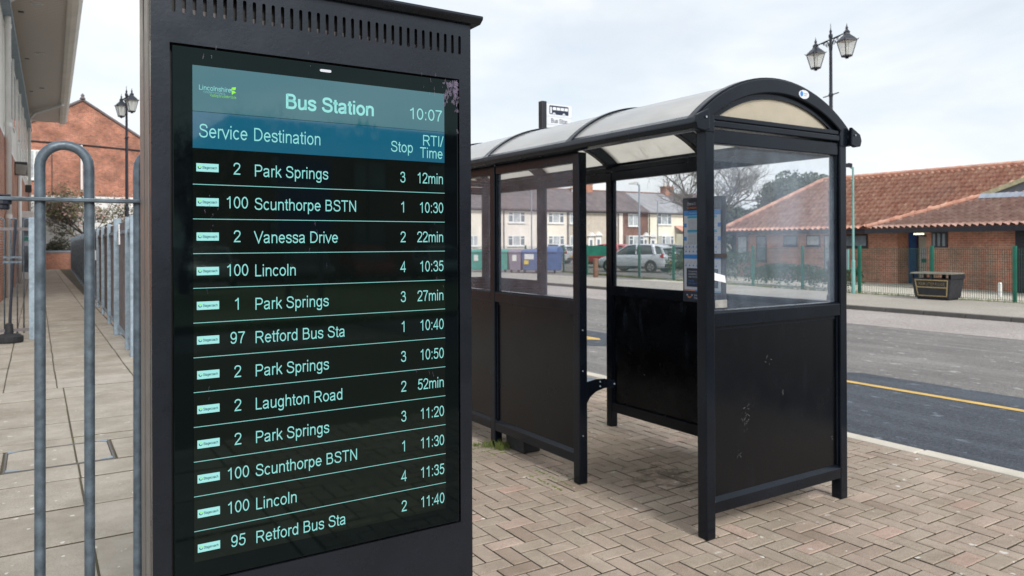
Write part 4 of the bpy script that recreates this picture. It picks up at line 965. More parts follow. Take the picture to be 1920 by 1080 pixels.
tag(bd.build('board_barrier', M['green']), 'solid green board on two legs by the mesh fence, left of the silver car', 'barrier')
tag(MB().lathe([(.12, 0), (.12, .84), (.10, .87)], (21.7, 26.9, 0), 10).build('timber_bollard', M['wood']), 'short brown timber bollard on the far pavement', 'bollard')
# ================================================================== LITTER BIN
lbn = thing('litter_bin', 'large black litter bin with gold bands on the far pavement', 'litter bin', (20.95, 11.15, 0))
bx = lambda u, v, w: (20.62+w, u, v)
def ring(y0, y1, x0, x1, z): return [(x0, y0, z), (x1, y0, z), (x1, y1, z), (x0, y1, z)]
def taper(mb, a, b, mi=0): mb.add(a+b, [(3, 2, 1, 0), (4, 5, 6, 7), (0, 1, 5, 4), (1, 2, 6, 5), (2, 3, 7, 6), (3, 0, 4, 7)], mi)
m = MB(); taper(m, ring(10.62, 11.70, 20.70, 21.22, .0), ring(10.62, 11.70, 20.70, 21.22, .05)); m.build('plinth', M['iron'], lbn)
m = MB(); taper(m, ring(10.56, 11.76, 20.66, 21.26, .05), ring(10.47, 11.85, 20.60, 21.32, .60)); m.build('body', M['bin_black'], lbn, bevel=.015)
for y_, d in ((10.46, .07), (11.79, .07), (11.1, .1)):
    for x_ in (20.60, 21.25): MB().box(x_, x_+.07, y_, y_+d, .60, .735).build('pillar', M['bin_black'], lbn)
MB().box(20.6, 21.32, 10.45, 10.52, .6, .735).build('end_panel', M['bin_black'], lbn)
m = MB(); taper(m, ring(10.42, 11.90, 20.56, 21.36, .735), ring(10.47, 11.85, 20.62, 21.30, .775)); m.build('lid', M['bin_lid'], lbn, bevel=.01)
fb = lambda u, v, w: (20.66-.06*(v-.05)/.55-.004-w, 11.72-u, v)
def band(poly): return MB().prism(poly, fb, 0, .012)
for pz in ((.03, 1.14, .545, .575), (.05, 1.12, .34, .37), (.08, 1.09, .10, .125)): band([(pz[0], pz[2]), (pz[1], pz[2]), (pz[1], pz[3]), (pz[0], pz[3])]).build('gold_band', M['gold'], lbn)
band([(.0, .575), (.03, .575), (.105, .10), (.075, .10)]).build('gold_band', M['gold'], lbn); band([(1.14, .575), (1.17, .575), (1.10, .10), (1.07, .10)]).build('gold_band', M['gold'], lbn)
m = MB(); text(m, 'YOUR LITTER PLEASE', lambda u, v, l: fb(u, v, .006), .12, .41, .115, 0, wid=.93/text_w('YOUR LITTER PLEASE')); m.build('lettering', M['gold'], lbn)

_b = lbn; _b.scale = (1, .77, .96); _b.location.y = 11.06
# ================================================================== LAMP POSTS
def lantern_post(loc, rz, label):
    t = thing('lamp_post', label, 'lamp post', (0, 0, 0), 0, 'twin lantern lamp posts')
    prof = [(.13, 0), (.13, .12), (.10, .18), (.10, .95), (.125, .98), (.125, 1.06), (.075, 1.12), (.07, 2.9), (.085, 2.92), (.085, 2.98), (.06, 3.02), (.048, 5.55), (.06, 5.57), (.06, 5.63), (.045, 5.66), (.04, 7.15), (.055, 7.18), (.055, 7.24), (.025, 7.28), (.035, 7.34), (.012, 7.4), (.004, 7.55)]
    MB().lathe(prof, (0, 0, 0), 14).build('column', M['iron'], t, smooth=False)
    MB().tube([(-.0, -.34, 5.6), (0, .34, 5.6)], .016, 8).build('ladder_bar', M['iron'], t)
    for s_ in (-1, 1):
        ar = MB().tube([(0, 0, 7.12), (0, s_*.70, 7.12)], .018, 8)
        ar.tube([(0, s_*(.06+.2*(1-math.cos(R(a)))*.5+.0), 6.82+.3*math.sin(R(a))*.9) for a in range(0, 91, 15)]+[(0, s_*.42, 7.1)], .012, 6)
        sp = [(0, s_*(.16+.07*math.cos(R(a))*(1-a/700)), 6.99+.07*math.sin(R(a))*(1-a/700)) for a in range(0, 540, 30)]; ar.tube(sp, .009, 5)
        sp = [(0, s_*(.3+.045*math.cos(R(a))*(1-a/700)), 7.055+.045*math.sin(R(a))*(1-a/700)) for a in range(0, 480, 30)]; ar.tube(sp, .008, 5)
        ar.build('arm', M['iron'], t)
        c = (0, s_*.70, 0); q = R(45); kL = .86
        rf = MB().lathe([(r_*kL, z_) for r_, z_ in [(.31, 6.885), (.30, 6.91), (.20, 6.99), (.10, 7.06), (.085, 7.1), (.1, 7.13), (.055, 7.17), (.03, 7.2), (.045, 7.24), (.02, 7.28), (.004, 7.36)]], c, 4, rot=q)
        for j in range(4):
            g = q+j*math.pi/2; rf.tube([(.31*kL*math.cos(g), s_*.70+.31*kL*math.sin(g), 6.895), (.345*kL*math.cos(g), s_*.70+.345*kL*math.sin(g), 6.93)], [.015, .006], 5)
        o = rf.build('lantern_roof', M['iron'], t)
        MB().lathe([(.145*kL, 6.5), (.275*kL, 6.88)], c, 4, rot=q).build('lantern_glass', M['lamp_glass'], t)
        fr = MB()
        for j in range(4):
            g = q+j*math.pi/2; fr.tube([(.15*kL*math.cos(g), c[1]+.15*kL*math.sin(g), 6.49), (.285*kL*math.cos(g), c[1]+.285*kL*math.sin(g), 6.885)], .011, 5)
        fr.lathe([(.155*kL, 6.47), (.165*kL, 6.5), (.165*kL, 6.515), (.03, 6.515)], c, 4, rot=q).lathe([(.05, 6.43), (.03, 6.47)], c, 6)
        fr.build('lantern_frame', M['iron'], t)
        MB().lathe([(.025, 6.52), (.03, 6.7), (.03, 6.85)], c, 8).build('bulb', M['white'], t)
    t.location = loc; t.rotation_euler = (0, 0, rz); t['_loc'] = tuple(loc); return t
lp = lantern_post((18.3, 12.5, 0), -.38, 'black twin lantern lamp post rising behind the right end of the shelter')
dup(lp, (2.87, 31.37, 0), .16, 'black twin lantern lamp post beyond the path fence, left of the totem')
dup(lp, (13., -29., 0), .9, 'black twin lantern lamp post mirrored in the title bar of the screen')
def street_light(loc, h, arm, rz, label, m='teal_post', k=1.):
    t = thing('street_light', label, 'street light', loc, rz, 'slim modern street lights')
    MB().lathe([(.075*k, 0), (.075*k, 1.), (.05*k, 1.05), (.04*k, h)], (0, 0, 0), 10).build('column', M[m], t, world=False)
    MB().tube([(0, 0, h-.05), (-.1, 0, h+.02), (-arm, 0, h+.05)], .03, 8).build('arm', M[m], t, world=False)
    MB().prism([(-arm-.42, 0), (-arm, -.02), (-arm, .09), (-arm-.1, .11), (-arm-.42, .05)], lambda u, v, w: (u, w, h+.02+v), -.1, .1).build('lamp_head', M['lamp_glass'] if h > 4.2 else M['navy'], t, world=False, bevel=.01)
    return t
street_light((23.2, 25.6, 0), 4.24, .05, -.95, 'slim pale street light beside the silver car', 'galv_light')
street_light((42.1, 44.3, 0), 4.95, .1, -.9, 'distant slim street light before the yellow house', 'galv_light')
street_light((28.0, 41.5, 0), 5.6, .1, -.9, 'slim pale street light seen through the shelter side glass', 'galv_light')
cctv = street_light((21.3, 13.8, 0), 3.9, .02, -.95, 'pale green lighting column at the mesh fence, right of the shelter', 'teal_post', .72)
tag(MB().box(21.42, 21.47, 14.05, 14.42, .72, 1.36).box(21.415, 21.42, 14.08, 14.39, .75, 1.33, 1).build('notice_board', [M['teal_post'], M['poster_grey']]), 'pale notice board on the mesh fence by the green column', 'notice board')
ba = thing('striped_barrier', 'raised red and white striped barrier arm', 'barrier', (27.45, 35.9, 0))
MB().box(27.3, 27.6, 35.75, 36.05, 0, 1.1).build('barrier_box', M['red'], ba, bevel=.02)
m = MB()
for i in range(17): m.box(27.41, 27.49, 35.86, 35.94, 1.1+i*.27, 1.1+(i+1)*.27, i % 2)
m.build('arm', [M['white'], M['red']], ba)
MB().box(27.0, 27.12, 35.3, 35.33, .55, 1.2).build('hi_vis_panel', M['lime'], ba)
# bus stop flag
bs = thing('bus_stop_sign', 'bus stop flag on a dark post standing behind the shelter', 'bus stop sign', (5.09, 7.3, 0))
MB().box(5.055, 5.125, 7.26, 7.34, 0, 3.285).build('post', M['navy'], bs, bevel=.008)
pn = MB().box(5.127, 5.515, 7.285, 7.315, 2.72, 3.262).build('flag_panel', M['sign_white'], bs, bevel=.003)
fbs = lambda u, v, w: (u, 7.2846-w, v)
m = MB()
for z in (3.112, 3.016): m.box(5.127, 5.515, 7.2835, 7.2846, z, z+.004)
m.build('rule', M['sign_rule'], pn)
b = MB(); W_, H_ = .285, .118; bx0, bz0 = 5.178, 3.128
b.prism(rrect(bx0, bx0+W_, bz0+.012, bz0+H_, .012), fbs, .0002, .0008, 0)
for i in range(4): b.prism(rrect(bx0+.05+i*.0585, bx0+.1+i*.0585, bz0+.065, bz0+.1, .005), fbs, .001, .0014, 1)
b.prism(rrect(bx0+.012, bx0+.036, bz0+.022, bz0+.1, .004), fbs, .001, .0014, 1)
for u in (.07, .215): b.prism(ell(bx0+u, bz0+.014, .021, .021, 16), fbs, .001, .0014, 1); b.prism(ell(bx0+u, bz0+.014, .013, .013, 16), fbs, .0016, .002, 2)
b.build('bus_symbol', [M['sign_navy'], M['sign_white'], M['sign_rule']], pn)
m = MB(); text(m, 'Bus Stop', lambda u, v, l: fbs(u, v, .0012), 5.2, 3.04, .07, 0, w=105, wid=.0605); m.build('lettering', M['sign_navy'], pn)
for z in (2.72, 3.2): MB().box(5.118, 5.1275, 7.28, 7.32, z, z+.04).build('bracket', M['navy'], bs)

# ================================================================== TILED BUILDING ACROSS THE ROAD
tbld = thing('tiled_building', 'low brick building with orange pantile roof behind the green fence', 'building', (27, 16, 0))
def pantiles(name, O, a, s_, U, T, cuts, parent, wv=.25, amp=.035, ch=.29, mat_='pantile'):
    O, a, s_ = Vector(O), Vector(a).normalized(), Vector(s_).normalized(); nn = a.cross(s_).normalized()
    if nn.z < 0: nn = -nn
    me = bpy.data.meshes.new(name); bm = bmesh.new(); n_u = int(U/wv*8); rows = []
    def prof(u):
        f = (u/wv) % 1.; return amp*(math.sin(2*math.pi*f)+.35*math.sin(4*math.pi*f+.6))
    k = 0
    while k*ch < T:
        for t, h in ((k*ch, .034), (min(T, (k+1)*ch+.015), .002)):
            rows.append([bm.verts.new(O+a*(U*i/n_u)+s_*t+nn*(prof(U*i/n_u)+h+.05)) for i in range(n_u+1)])
        k += 1
    for r_ in range(len(rows)-1):
        for i in range(n_u): bm.faces.new((rows[r_][i], rows[r_][i+1], rows[r_+1][i+1], rows[r_+1][i]))
    for co, no in cuts:
        bmesh.ops.bisect_plane(bm, geom=bm.verts[:]+bm.edges[:]+bm.faces[:], plane_co=Vector(co), plane_no=Vector(no), clear_outer=True)
    bmesh.ops.recalc_face_normals(bm, faces=bm.faces)
    for v in bm.verts: v.co -= Vector(parent['_loc'])
    bm.to_mesh(me); bm.free(); me.materials.append(M[mat_]); me.polygons.foreach_set('use_smooth', [True]*len(me.polygons))
    o = bpy.data.objects.new(name, me); C.objects.link(o); o.parent = parent; o['_loc'] = parent['_loc']; return o
ex, ez, sl = 26.9, 2.06, .70
rx = 30.15; rz_ = ez+sl*(rx-ex)
l1 = Vector((1.47, -3.4, 0)).normalized(); l2 = Vector((.8, -1.05, 0)).normalized()
n1_ = Vector((-l1.y, l1.x, 0)); n2_ = Vector((-l2.y, l2.x, 0))          # both point to +X / +Y (kept side)
cuts = [((ex, 24.2, 0), (1, 1, 0)), ((27, 16.9, 0), -n1_), ((28.47, 13.5, 0), -n2_), ((rx, 0, 0), (1, 0, 0))]
pantiles('main_roof', (ex, 4, ez), (0, 1, 0), (1, 0, sl), 20.4, 4.2, cuts, tbld)
m = MB()
m.add([(rx, 4, rz_), (rx, 20.95, rz_), (ex, 24.2, ez), (rx+3.25, 24.2, ez), (rx+3.25, 4, ez)], [(0, 1, 3, 4), (1, 2, 3)])
m.build('rear_roof', M['pantile'], tbld)
def capping(p, q, r_, name='ridge_tile', step=.42):
    p, q = Vector(p), Vector(q); n_ = max(1, int((q-p).length/step)); mb = MB()
    for i in range(n_):
        a, b = p+(q-p)*(i/n_), p+(q-p)*((i+1)/n_)
        mb.tube([a, b], [r_, r_*.9], 9)
    return mb.build(name, M['pantile'], tbld)
capping((rx, 4, rz_+.07), (rx, 20.95, rz_+.07), .125)
capping((ex, 24.2, ez+.08), (rx, 20.95, rz_+.07), .12, 'hip_tile')
V0 = Vector((27, 16.9, 2.16)); V1 = Vector((28.47, 13.5, 3.19)); U1 = Vector((29.35, 12.35, 3.80)); U2 = Vector((30.1, 11.35, 4.3))
capping(V0, V1, .11, 'valley_tile')
e_ = Vector((-.309, -.951, 0)); iw = Vector((.951, -.309, 0)); tB = .42
P0 = Vector((27.0, 16.9, ez))
pantiles('lower_roof', P0+Vector((0, 0, -.005)), e_, iw+Vector((0, 0, tB)), 12, 3.4, [((27, 16.9, 0), n1_), ((28.6, 13.42, 0), Vector((.84, -.2, 0)))], tbld, .28, .042, .32, 'pantile_old')
bb = MB(); d_ = (U2-V1)
bb.prism([(0, -.06), (1, -.06), (1, .12), (0, .12)], lambda u, v, w: V1+d_*u+Vector((-.02-w, -.02-w, v)), 0, .05)
bb.build('barge_board', M['lichen'], tbld)
gp = [(V1.x, V1.y, 2.9), (27.3, 9.6, 2.75), (24.6, 1.2, 2.6), (25.4, 1.0, 6.0), tuple(U2), tuple(V1)]
iw3 = iw*.06
MB().add([Vector(p) for p in gp[:2]]+[Vector((27.6, 9.4, 4.3)), U2, V1]+[Vector(p)+iw3 for p in gp[:2]]+[Vector((27.6, 9.4, 4.3))+iw3, U2+iw3, V1+iw3], [(0, 1, 2, 3, 4), (9, 8, 7, 6, 5), (0, 5, 6, 1), (1, 6, 7, 2), (2, 7, 8, 3), (3, 8, 9, 4)]).build('gable_boarding', M['navy'], tbld)
fl0, fl1 = Vector((28.38, 13.42, 3.12)), Vector((27.2, 9.75, 3.02))
MB().prism([(0, 0), (1, 0), (1, .17), (0, .17)], lambda u, v, w: fl0+(fl1-fl0)*u-iw*(.03+w+(.12 if v == 0 else 0))+Vector((0, 0, v)), 0, .02).build('lead_flashing', M['lead'], tbld)
# walls and openings
MB().box(27.5, 33, 16.0, 23.7, -.1, 2.03).build('brick_wall', M['brick_low'], tbld)
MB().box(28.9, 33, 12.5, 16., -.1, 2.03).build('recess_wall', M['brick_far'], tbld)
W0 = Vector((27.48, 16.75, 0))
def bw(s0, s1, z0, z1, name, m_, dep=.3, off=0., parent=None):
    a, b = W0+e_*s0+iw*off, W0+e_*s1+iw*off; mb = MB(); q = iw*dep
    mb.add([p+Vector((0, 0, z)) for z in (z0, z1) for p in (a, b, b+q, a+q)], [(0, 3, 2, 1), (4, 5, 6, 7), (0, 1, 5, 4), (1, 2, 6, 5), (2, 3, 7, 6), (3, 0, 4, 7)])
    return mb.build(name, M[m_], parent or tbld)
bw(2.36, 11.5, -.1, 2.0, 'brick_wall', 'brick_low', .35)
w_ = bw(2.62, 3.3, 1.38, 1.92, 'louvre_window', 'frame_dark', .05, -.03)
for i in range(3): bw(2.68+i*.21, 2.79+i*.21, 1.43, 1.87, 'pane', 'pane', .01, -.038, w_)
ld = bw(5.9, 8.2, 0, 2., 'louvred_door', 'navy', .06, -.04)
for i in range(16): bw(6.1, 8.1, .15+i*.11, .2+i*.11, 'louvre', 'frame_dark', .02, -.058, ld)
def mw(y0, y1, z0, z1, mull=0):
    f = MB().box(27.46, 27.52, y0, y1, z0, z1).build('window', M['frame_dark'], tbld)
    n_ = mull+1; wd = (y1-y0-.05)/n_
    for i in range(n_): MB().box(27.452, 27.459, y0+.05+i*wd, y0+i*wd+wd, z0+.05, z1-.05).build('pane', M['pane_light'] if (y0*7) % 2 > .8 else M['pane'], f)
    MB().box(27.42, 27.47, y0-.04, y1+.04, z0-.05, z0-.002).build('sill', M['frame_dark'], f)
mw(17.2, 18.35, 1.38, 1.88, 1); mw(19.3, 19.95, 1.42, 1.88); mw(20.4, 21.1, 1.42, 1.88); mw(22.0, 22.55, .75, 1.88); mw(23.05, 23.62, .75, 1.88); mw(18.55, 19.1, .2, 1.88)
MB().box(28.25, 28.72, 15.95, 15.998, 0, 1.98).build('door', M['blue_door'], tbld)
do = MB().box(28.78, 28.9, 14.9, 15.9, 0, 2.0).build('lobby_panel', M['render_cream'], tbld)
MB().box(28.77, 28.779, 15.42, 15.78, .95, 1.35).build('notice', M['paper'], do); MB().box(28.77, 28.779, 15.42, 15.80, .78, .93).build('notice', M['bin_green'], do)
MB().tube([(28.6, 15.32, 0), (28.6, 15.32, 1.7), (28.4, 15.45, 1.82), (28.2, 15.6, 1.85)], .045, 8).build('downpipe', M['navy'], tbld)
MB().box(27.9, 28.05, 15.28, 15.62, 1.85, 1.905).build('lit_bulkhead', M['lit_lamp'], tbld, bevel=.02)
MB().box(27.7, 28.4, 15.2, 16.6, 1.955, 2.0).build('recess_ceiling', M['navy'], tbld)
MB().box(26.86, 27.0, 16.88, 24.2, 1.93, 2.08).box(26.86, 33, 16.0, 24.0, 2.035, 2.055).build('fascia', M['navy'], tbld)
a, b = Vector((26.9, 16.9, 0)), Vector((26.9, 16.9, 0))+e_*12
m = MB(); q = iw*.12
m.add([p+Vector((0, 0, z)) for z in (1.91, 2.075) for p in (a-iw*.05, b-iw*.05, b+q, a+q)], [(0, 3, 2, 1), (4, 5, 6, 7), (0, 1, 5, 4), (1, 2, 6, 5), (2, 3, 7, 6), (3, 0, 4, 7)])
q = iw*1.2
m.add([p+Vector((0, 0, z)) for z in (2.01, 2.03) for p in (a+iw*.13, b+iw*.13, b+q, a+q)], [(0, 3, 2, 1), (4, 5, 6, 7), (0, 1, 5, 4), (1, 2, 6, 5), (2, 3, 7, 6), (3, 0, 4, 7)])
m.build('fascia', M['navy'], tbld)
struct(MB().box(21.6, 29, -4, 24, -.3, -.006).build('paved_forecourt', M['kerb']))
bol = MB().lathe([(.05, 0), (.05, .38), (.03, .42)], (23.1, 10.45, 0), 10)
tag(bol.build('white_bollard', M['white']), 'small white bollard by the brick wall behind the fence at the right edge', 'bollard')

# ================================================================== HOUSES
def window(parent, x, z, w_, h, y, lights=3, bay=0., pm='pane_light', mid=True):
    f = MB(); t = .09
    f.box(x, x+w_, y-bay-.05, y+.02, z, z+h)
    fo = f.build('window', M['white'], parent); n_ = lights
    ws = [w_/n_]*n_ if n_ != 3 or not mid else [w_*.28, w_*.44, w_*.28]; u = x
    for i, q in enumerate(ws):
        if n_ == 3 and i != 1:
            MB().box(u+t, u+q-t*.6, y-bay-.062, y-bay-.051, z+.1, z+h*.66).build('pane', M['pane'], fo)
            MB().box(u+t, u+q-t*.6, y-bay-.062, y-bay-.051, z+h*.72, z+h-.1).build('pane', M['pane'], fo)
        else: MB().box(u+t, u+q-t*.6, y-bay-.062, y-bay-.051, z+.1, z+h-.1).build('pane', M[pm], fo)
        u += q
    MB().box(x-.06, x+w_+.06, y-bay-.14, y-.003, z-.1, z-.002).build('sill', M['white'], fo)
def house(label, x0, x1, wall, roof, wins=(), doors=(), chim=(), eave=5.05, ridge=7.35, y=62., dep=8., group='terraced houses across the car park'):
    h = thing('terraced_house', label, 'house', ((x0+x1)/2, y, 0), 0, group); ym = y+dep/2
    MB().prism([(y, 0), (y+dep, 0), (y+dep, eave), (ym, ridge-.08), (y, eave)], lambda u, v, w: (w, u, v), x0+.003, x1-.003).build('wall', M[wall], h)
    for s_ in (0, 1):
        ya, yb = (y-.3, ym) if not s_ else (y+dep+.3, ym); k_ = (ridge-eave)/(dep/2)
        za = eave-.3*k_+.02
        MB().prism([(ya, za), (yb, ridge), (yb, ridge+.12), (ya, za+.12)], lambda u, v, w: (w, u, v), x0, x1-.004).build('roof', M[roof], h)
    MB().prism([(ym-.16, ridge+.04), (ym, ridge+.2), (ym+.16, ridge+.04)], lambda u, v, w: (w, u, v), x0+.01, x1-.014).build('ridge', M['brick_far'], h)
    MB().box(x0+.01, x1-.014, y-.42, y-.31, eave-.3, eave-.18).build('gutter', M['frame_dark'], h)
    MB().tube([(x0+.12, y-.09, 0), (x0+.12, y-.09, eave-.35), (x0+.12, y-.3, eave-.2)], .05, 6).build('downpipe', M['frame_dark'], h)
    for (a, z, w_, hh, n_, bay) in wins: window(h, a, z, w_, hh, y, n_, bay)
    for (a, w_, hh, m_) in doors:
        d = MB().box(a, a+w_, y-.06, y+.02, .05, hh).build('door', M[m_], h)
        MB().box(a+w_*.28, a+w_*.72, y-.075, y-.061, hh*.3, hh*.82).build('pane', M['pane'], d)
        MB().prism([(a-.12, hh), (a+w_+.12, hh), (a+w_/2, hh+.4)], fXZ(y-.3), 0, .3).build('door_hood', M['white'], d)
    for (a, w_, z0, z1, npot) in chim:
        c = MB().box(a, a+w_, ym-.45, ym+.45, z0, z1).box(a-.06, a+w_+.06, ym-.51, ym+.51, z1, z1+.12)
        c = c.build('chimney', M['brick_orange'], h)
        for i in range(npot): MB().lathe([(.15, z1+.12), (.11, z1+.55), (.14, z1+.6)], (a+w_*(i+.5)/npot, ym, 0), 10).build('chimney_pot', M['offwhite'], c)
        ae = MB().tube([(a+.1, ym, z1), (a+.1, ym, z1+1.5)], .02, 4).tube([(a-.3, ym-.2, z1+1.4), (a+.5, ym+.2, z1+1.45)], .015, 4)
        for q in (-.25, 0, .25, .4): ae.tube([(a+.1+q, ym-.25+q*.4, z1+1.42), (a+.1+q, ym+.25+q*.4, z1+1.42)], .012, 4)
        ae.build('aerial', M['frame_dark'], c)
        MB().box(a-.1, a+w_+.1, ym-.56, ym-.46, z0-.1, z0+.55).build('flashing', M['lead'], c)
    return h
house('cream terraced house at the left end of the row, half hidden by the totem', 30.5, 38.4, 'render_cream', 'slate', [(36.75, 3.5, 1.1, 1.2, 2, 0), (34.6, 1.3, 1.0, 1.05, 2, 0), (32, 3.5, 1.8, 1.1, 3, 0)], [], [(35.9, 1.2, 6.4, 8.3, 3)])
house('pale rendered terraced house seen through the left glass of the shelter', 38.4, 42.4, 'render_white', 'slate', [(39.05, 3.6, 1.95, 1.1, 3, 0), (39.0, 1.3, 1.98, 1.05, 3, 0)])
house('cream terraced house with a broad brick chimney at its left end', 42.4, 46.2, 'render_cream', 'slate', [(43.85, 3.6, 1.95, 1.1, 3, 0), (43.85, 1.3, 1.98, 1.05, 3, 0)], [], [(43.7, 1.55, 6.2, 7.9, 2)])
house('narrow grey pebbledash terraced house behind the striped barrier', 46.2, 48.5, 'render_grey', 'slate', [(46.6, 3.6, .9, 1.1, 1, 0), (46.6, 1.25, .9, 1.1, 2, 0)], [(47.75, .62, 2.35, 'white')])
house('beige pebbledash terraced house with two white doors and paired pots', 48.5, 53.0, 'render_grey', 'slate', [(52.0, 3.5, .9, 1.3, 1, 0)], [(49.0, .72, 2.3, 'white'), (50.0, .72, 2.35, 'white')], [(49.6, .8, 6.9, 7.5, 1), (51.3, 1.2, 6.4, 8.1, 2)])
h5 = house('red brick terraced house with a white bay window', 53.0, 57.5, 'brick_far', 'slate', [(54.55, 3.4, 1.4, 1.35, 2, 0), (54.2, 1.0, 2.1, 1.35, 3, .5)], [(56.7, .7, 2.3, 'white')])
MB().box(53.05, 53.75, 61.94, 61.99, 0, 4.9).build('party_strip', M['render_white'], h5)
h6 = house('pale yellow terraced house on the right behind the bare tree', 57.5, 63.4, 'render_yellow', 'slate_light', [(58.85, 3.6, 2.15, 1.3, 3, 0), (59.05, 1.2, 1.8, 1.15, 3, .5)], [(57.75, .8, 2.2, 'white')], [])
h7 = house('cream house at the right end with a red tiled porch', 63.4, 71.0, 'render_yellow', 'slate', [(66.5, 3.5, 1.8, 1.3, 3, 0)], [], [(63.6, 1.3, 6.4, 8.2, 2)])
MB().prism([(60.2, 2.5), (62.0, 3.4), (62.0, 3.5), (60.2, 2.6)], lambda u, v, w: (w, u, v), 61.5, 66.).build('porch_roof', M['pantile'], h7)
MB().box(61.7, 65.8, 60.5, 61.9, 0, 2.55).build('porch_wall', M['render_yellow'], h7)
gb = thing('brick_gable_house', 'large red brick gable end with white painted base beyond the path', 'house', (2.85, 62, 0))
gpoly = [(-3.6, 5.1), (9.3, 5.1), (9.3, 7.75), (2.85, 11.95), (-3.6, 8.2)]
MB().prism(gpoly, fXZ(62), 0, 9).build('gable_wall', M['brick_gable'], gb)
MB().box(-3.6, 9.3, 62.01, 70.9, -.1, 5.097).build('painted_base', M['white'], gb)
for a, b in (((2.85, 11.97), (9.7, 7.5)), ((2.85, 11.97), (-4.0, 7.95))):
    MB().prism([a, b, (b[0], b[1]+.16), (a[0], a[1]+.16)], fXZ(61.88), 0, 9.2).build('roof', M['slate'], gb)
MB().lathe([(.12, 12.05), (.2, 12.1), (.1, 12.25), (.13, 12.35), (.02, 12.5)], (2.85, 61.95, 0), 8).build('finial', M['slate'], gb)
MB().tube([(-3.4, 61.95, 8.95), (3, 61.94, 8.78), (9.2, 61.95, 8.5)], .055, 6).build('cable', M['frame_dark'], gb)
MB().tube([(2.77, 61.92, 5.4), (2.77, 61.92, 8.76)], .075, 8).build('downpipe', M['white'], gb)
MB().tube([(.95, 61.94, 5.1), (.95, 61.94, 8.0)], .03, 6).build('downpipe', M['frame_dark'], gb)
window(gb, -.7, 6.2, 1.2, 2.05, 62, 2)

# ================================================================== RECYCLING BANKS
def bank(pos_, w_, mat_, label, patch='white', round_=False, h=1.26):
    t = thing('recycling_bin', label, 'recycling bin', (*pos_, 0), R(-55.6), 'recycling bins in a row by the far pavement')
    d = .5; m = MB()
    a = ring(-w_/2+.06, w_/2-.06, -d+.05, d-.05, .12); b = ring(-w_/2, w_/2, -d, d, h-.2)
    sw = lambda r_: [(q[1], q[0], q[2]) for q in r_]
    m.add(sw(a)+sw(b), [(3, 2, 1, 0), (4, 5, 6, 7), (0, 1, 5, 4), (1, 2, 6, 5), (2, 3, 7, 6), (3, 0, 4, 7)])
    m.build('body', M[mat_], t, world=False, bevel=.03)
    prof = [(-d-.04, h-.2), (d+.04, h-.2), (d+.04, h-.12)]+([(math.cos(R(a_))*(d+.02), h-.12+math.sin(R(a_))*.28) for a_ in range(20, 180, 20)] if round_ else [(d*.6, h), (-d*.5, h-.01)])+[(-d-.04, h-.12)]
    MB().prism(prof, lambda u, v, w: (w, u, v), -w_/2-.02, w_/2+.02).build('lid', M[mat_], t, world=False, bevel=.02)
    for sx in (-1, 1): MB().tube([(sx*(w_/2-.18), -d+.1, .09), (sx*(w_/2-.12), -d+.1, .09)], .09, 12).build('wheel', M['rubber'], t, world=False)
    if patch: MB().box(-.12, .12, -d-.012, -d+.02, .62, .95).build('label_patch', M[patch], t, world=False)
    return t
gdir = Vector((.565, -.826))
def along(px_t): return tuple(Vector((20.33, 36.05))+gdir*px_t+Vector((.42, .3)))
bank(along(-1.05), 1.22, 'bin_green', 'green recycling bin at the left end of the row, beside the totem edge')
bank(along(.25), 1.22, 'bin_green', 'second green recycling bin from the left in the row')
bank(along(1.52), 1.2, 'bin_green', 'third green recycling bin, next to the purple one')
bank(along(2.55), .72, 'bin_purple', 'narrow purple recycling bin between green and blue ones')
bk = bank(along(3.45), .98, 'bin_blue', 'blue recycling bin with a large white notice and yellow sticker', None)
MB().box(-.3, .22, -.518, -.48, .72, 1.0).build('label_patch', M['white'], bk, world=False); MB().box(-.32, -.08, -.518, -.48, .45, .66).build('sticker', M['yellow'], bk, world=False)
bank(along(4.55), .85, 'bin_blue', 'rounded blue recycling bin at the right end of the row', None, True)

